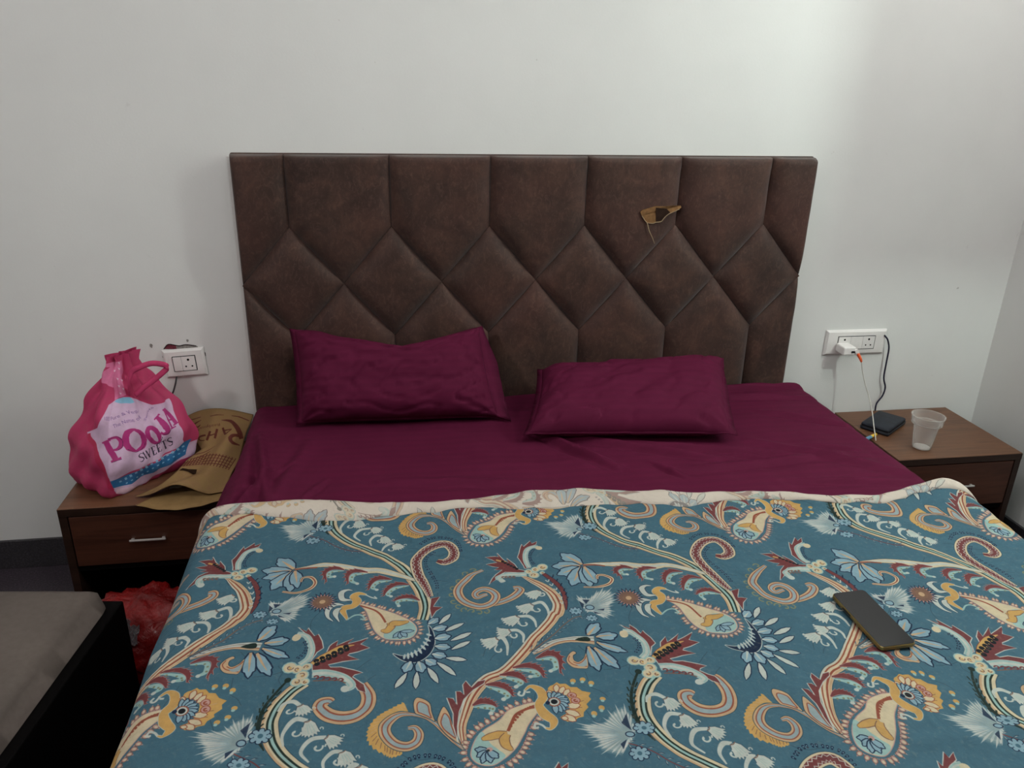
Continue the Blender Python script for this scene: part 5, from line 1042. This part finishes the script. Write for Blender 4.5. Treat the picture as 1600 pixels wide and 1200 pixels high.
# ================================================================ bench, lower left
BM = Matrix.Translation((-.232, -.800, 0)) @ Matrix.Rotation(math.radians(-8), 4, 'Z')
bench = tag(empty('storage_bench'), 'dark storage bench with a grey padded seat left of the bed', 'bench'); bench.matrix_world = BM
t = NT('grey_suede', .8, .15); v = t.coords(); t.col(t.mix(t.ramp(t.noise(v, 70, 4), [(.4, (0, 0, 0, 1)), (.8, (.3, .3, .3, 1))]), t.ramp(t.noise(v, 5, 5, .6), [(.3, srgb('5c544f')), (.7, srgb('6b625c'))]), srgb('4c4541'))); M_GREY = t.bump(t.noise(v, 400, 2), .2, .001).m
def cushion():
    bm = bmesh.new(); W, Ln = .56, 1.15; nx, ny = 36, 60; V = []
    def sup(u): return math.copysign(abs(u) ** .9, u)
    for i in range(nx):
        for j in range(ny):
            u = -1 + 2 * i / (nx - 1); w = -1 + 2 * j / (ny - 1); x = -W / 2 + u * W / 2 - .012; y = -Ln / 2 + w * Ln / 2 - .012
            dx = W / 2 * (1 - abs(u)); dy = Ln / 2 * (1 - abs(w)); d = min(dx, dy); r = .05; h = .055 * (1 - max(0, 1 - d / r) ** 2.4) ** .5 if d < r else .055
            k = max(0, .035 - dx) + max(0, .035 - dy)
            if dx < .035 and dy < .035:
                rr = math.hypot(.035 - dx, .035 - dy); 
                if rr > .035: f = .035 / rr; x += math.copysign((.035 - dx) * (1 - f), -u); y += math.copysign((.035 - dy) * (1 - f), -w); h = .0
            V.append((x, y, .400 + h + .004 * (1 - u * u) * (1 - w * w) + .0015 * nz(x * 9, y * 9, 1)))
    nb = len(V); V += [(x, y, .400) for x, y, z in V]
    F = grid_faces(nx, ny); F += [tuple(nb + k for k in reversed(f)) for f in grid_faces(nx, ny)]
    rim = [i * ny for i in range(nx)] + [(nx - 1) * ny + j for j in range(1, ny)] + [i * ny + ny - 1 for i in range(nx - 2, -1, -1)] + [j for j in range(ny - 2, 0, -1)]
    for k in range(len(rim)): a, b = rim[k], rim[(k + 1) % len(rim)]; F.append((a, a + nb, b + nb, b))
    return mesh('seat_cushion', V, F, M_GREY, bench)
cushion()
box('storage_box', (-.585, -1.18, .0), (0.012, 0.0, .398), M_DARK, bench, bev=.004)
# ================================================================ sockets and cables
def face_plate(name, cx, cz, w, h, rot, label, sw, gw, gh):
    r = tag(empty(name, (cx, -.0005, cz)), label, 'socket'); r.rotation_euler = (0, rot, 0)
    # bevelled frame: outer edge at the wall, raised flat, opening
    V = []; F = []
    for (x, z, y) in ((w / 2, h / 2, 0), (w / 2, h / 2, -.004), (w / 2 - .007, h / 2 - .007, -.011), (gw / 2 + .001, gh / 2 + .001, -.012), (gw / 2 + .001, gh / 2 + .001, -.006)):
        V += [(-x, y, -z), (x, y, -z), (x, y, z), (-x, y, z)]
    for k in range(4):
        for i in range(4): a, b = k * 4 + i, k * 4 + (i + 1) % 4; F.append((a, b, b + 4, a + 4))
    mesh('plate', V, F, M_WPLA, r, False)
    box('gasket', (-gw / 2, -.0125, -gh / 2), (gw / 2, -.002, gh / 2), M_BLACK, r)
    for (x0, x1, kind) in sw:
        o = box('rocker_switch' if kind == 's' else ('socket_face' if kind != 'b' else 'blank_face'), (x0 + .0003, -.0140 - (.001 if kind == 's' else 0), -gh / 2 + .0016), (x1 - .0003, -.003, gh / 2 - .0016), M_WPLA, r, bev=.0008, seg=1)
        if kind == 'k':
            c = (x0 + x1) / 2
            for (dx, dz, rad) in ((0, .0125, .0038), (-.0095, -.0095, .0028), (.0095, -.0095, .0028)): cyl('pin_hole', (c + dx, -.0144, dz), (c + dx, -.012, dz), rad, M_HOLE, o, 14)
    return r
face_plate('wall_socket', -.2085, .7180, .127, .094, math.radians(-3.2), 'white socket with a switch on chipped plaster above the pink bag', [(-.0335, -.008, 's'), (-.008, .0335, 'k')], .070, .050)
face_plate('double_socket', 2.118, .7135, .238, .094, math.radians(0.2), 'wide white double socket with a charger above the right nightstand', [(-.072, -.024, 'k'), (-.024, .024, 'b'), (.024, .072, 'k')], .147, .050)
M_CORD = plain('dark_cord', srgb('232038'), .5, .3); M_GCORD = plain('grey_cord', srgb('4a4648'), .6, .2); M_WCORD = plain('white_cord', srgb('d0ccc4'), .5, .3)
tag(tube('cord', [(-.239, -.004, .676), (-.241, -.008, .668), (-.245, -.014, .65), (-.255, -.014, .624), (-.265, -.014, .604), (-.262, -.012, .575), (-.257, -.010, .543), (-.26, -.010, .4405)], .0028, M_GCORD), 'thin grey cord hanging from the left socket behind the pink bag', 'cord')
tag(tube('cord', [(2.226, -.008, .738), (2.229, -.014, .735), (2.240, -.018, .72), (2.251, -.018, .687), (2.254, -.016, .634), (2.258, -.014, .572), (2.272, -.014, .533), (2.269, -.013, .498), (2.249, -.016, .468), (2.246, -.020, .4405)], .0030, M_CORD), 'dark blue cord curving down from the right end of the double socket', 'cord')
ch = tag(empty('phone_charger', (2.062, -.014, .712)), 'white phone charger plugged into the double socket', 'charger')
M_CH = plain('charger_plastic', srgb('ece8e6'), .35, .4, var=.02)
kb = [box('charger_body', (2.038, -.070, .686), (2.086, -.0145, .716), M_CH, None, .005, 3), box('charger_port', (2.068, -.0715, .695), (2.082, -.0695, .702), M_BLACK)]
under(ch, *kb)
cb = tag(empty('charging_cable', (2.1, -.15, .6)), 'thin white charging cable with an orange sleeve hanging from the charger', 'cable')
kb = [tube('cable', [(2.090, -.075, .697), (2.104, -.079, .673), (2.111, -.080, .655), (2.116, -.088, .625), (2.126, -.1, .585), (2.137, -.12, .543), (2.134, -.16, .498), (2.115, -.21, .468), (2.088, -.272, .4445)], .0019, M_WCORD),
      box('usb_plug', (-.0065, -.0035, -.016), (.0065, .0035, .006), M_CH, None, .0015, 2, Matrix.Translation((2.086, -.071, .703)) @ Matrix.Rotation(math.radians(-32), 4, 'Y')),
      tube('orange_sleeve', [(2.091, -.074, .694), (2.097, -.076, .684), (2.103, -.079, .674), (2.108, -.080, .664)], [.0052, .0056, .005, .0036], plain('orange_rubber', srgb('ff6a3c'), .5, .3))]
kb[2]['label'] = 'bright orange sleeve on the cable'; under(cb, *kb)
pl = tag(empty('cable_plug', (2.075, -.25, .445)), 'small cable plug with yellow and blue sleeve beside the wallet', 'plug')
kb = [tube('yellow_sleeve', [(2.112, -.232, .4475), (2.098, -.240, .4475), (2.082, -.249, .4475)], .0060, plain('yellow_rubber', srgb('d8b23c'), .5, .3)), tube('blue_sleeve', [(2.083, -.2485, .4475), (2.070, -.256, .4475), (2.056, -.263, .4475)], [.0064, .0066, .0066], plain('blue_rubber', srgb('5f8aa6'), .5, .3)), tube('plug_tip', [(2.057, -.2625, .4475), (2.045, -.269, .4475)], .0048, M_CH)]
under(pl, *kb)
# ================================================================ wallet and cup
WM = Matrix.Translation((2.192, -.152, .4385)) @ Matrix.Rotation(math.radians(36), 4, 'Z')
wl = tag(empty('wallet'), 'black zip wallet lying on the nightstand behind the plastic cup', 'wallet'); wl.matrix_world = WM
t = NT('black_nylon', .55, .3); v = t.coords(); t.col(t.ramp(t.noise(v, 40, 4), [(.3, srgb('1d2028')), (.7, srgb('2a2e38'))])); M_NYL = t.bump(t.noise(v, 300, 2), .3, .001).m
def pad(name, x, y, z0, z1, mat, parent, r=.012):
    bm = bmesh.new(); bm_box(bm, (-x, -y, z0), (x, y, z1), min(r, (z1 - z0) * .48), 4); return from_bm(name, bm, mat, parent, True)
pad('lower_cover', .081, .051, .0005, .012, M_NYL, wl); pad('upper_cover', .080, .050, .0115, .026, M_NYL, wl)
box('zip', (-.0795, -.0525, .0095), (.0805, .0525, .0135), M_BLACK, wl, .002, 1)
bm = bmesh.new(); bm_box(bm, (.078, -.035, .006), (.106, -.028, .009), .001, 1); from_bm('zip_pull', bm, M_BLACK, wl)
def lathe(name, prof, c, mat, parent=None, n=48):
    V = [(c[0] + r * math.cos(2 * math.pi * i / n), c[1] + r * math.sin(2 * math.pi * i / n), c[2] + z) for i in range(n) for r, z in prof]
    return mesh(name, V, grid_faces(n, len(prof), wrap=True), mat, parent)
def m_thin(name, rough, haze):
    t = NT(name, rough, .5); t.col(srgb('e8e4e0')); tr = t.n('BsdfTransparent'); mx = t.n('MixShader'); lw = t.n('LayerWeight'); lw.inputs['Blend'].default_value = .35
    f = t.ramp(lw.outputs['Facing'], [(0, (haze,) * 3 + (1,)), (1, (min(1, haze + .45),) * 3 + (1,))]); t.l(f, mx.inputs[0]); t.l(tr.outputs[0], mx.inputs[1]); t.l(t.b.outputs[0], mx.inputs[2])
    t.l(mx.outputs[0], t.t.nodes['Material Output'].inputs['Surface']); return t.m
M_PP = m_thin('clear_polypropylene', .12, .13); M_FR = m_thin('frosted_base', .4, .6)
CX, CY, CZ = 2.222, -.330, .4384
cup = tag(empty('plastic_cup', (CX, CY, CZ)), 'clear plastic cup with a wide ribbed rim on the right nightstand', 'cup')
kb = [lathe('cup_wall', [(.0285, .001), (.0300, .004), (.0345, .04), (.0400, .085), (.0440, .092), (.0445, .094), (.0428, .094), (.0385, .086), (.0333, .04), (.0290, .006), (.0275, .003)], (CX, CY, CZ), M_PP),
      lathe('rim', [(.0440, .090), (.0485, .091), (.0495, .094), (.0485, .097), (.0500, .099), (.0490, .102), (.0505, .105), (.0512, .116), (.0535, .119), (.0535, .1205), (.0510, .1205), (.0495, .117), (.0488, .105), (.0470, .099), (.0442, .094)], (CX, CY, CZ), M_PP),
      lathe('cup_base', [(.0001, .006), (.010, .0062), (.020, .0055), (.0262, .0045), (.0275, .0022), (.0262, .0012), (.0001, .0012)], (CX, CY, CZ), M_FR)]
under(cup, *kb)
# ================================================================ phone on the quilt
PX, PY = 1.346, -1.366
pz = max(quilt_z(PX + a, PY + b) for a in (-.035, 0, .035) for b in (-.08, -.04, 0, .04, .08)) + QZ + .0012
ph = tag(empty('mobile_phone', (PX, PY, pz)), 'dark mobile phone with a brass edge lying face up on the quilt', 'phone'); ph.rotation_euler = (math.radians(1.0), 0, math.radians(2.7))
def slab(name, w, l, z0, z1, r, mat, bev):
    bm = bmesh.new(); ring = []
    for (sx, sy, a0) in ((1, 1, 0), (-1, 1, 90), (-1, -1, 180), (1, -1, 270)):
        for k in range(7): a = math.radians(a0 + 15 * k); ring.append((sx * (w - r) + r * math.cos(a), sy * (l - r) + r * math.sin(a)))
    n = len(ring); V = []
    for z, s in ((z0, bev), (z0 + bev, 0), (z1 - bev, 0), (z1, bev)):
        V += [(x * (1 - s / w), y * (1 - s / l), z) for x, y in ring]
    F = [tuple(range(n))[::-1], tuple(3 * n + k for k in range(n))] + [(q * n + k, q * n + (k + 1) % n, (q + 1) * n + (k + 1) % n, (q + 1) * n + k) for q in range(3) for k in range(n)]
    bm.free(); return mesh(name, V, F, mat, ph, False)
slab('body', .0375, .0815, .0, .0086, .009, plain('brass_edge', srgb('7d6a3c'), .35, .5, .5), .0012); slab('screen', .0362, .0802, .0080, .0092, .008, plain('dark_glass', srgb('17171a'), .14, .5), .0003)
box('side_key', (-.0383, .015, .003), (-.0372, .040, .006), M_BLACK, ph)
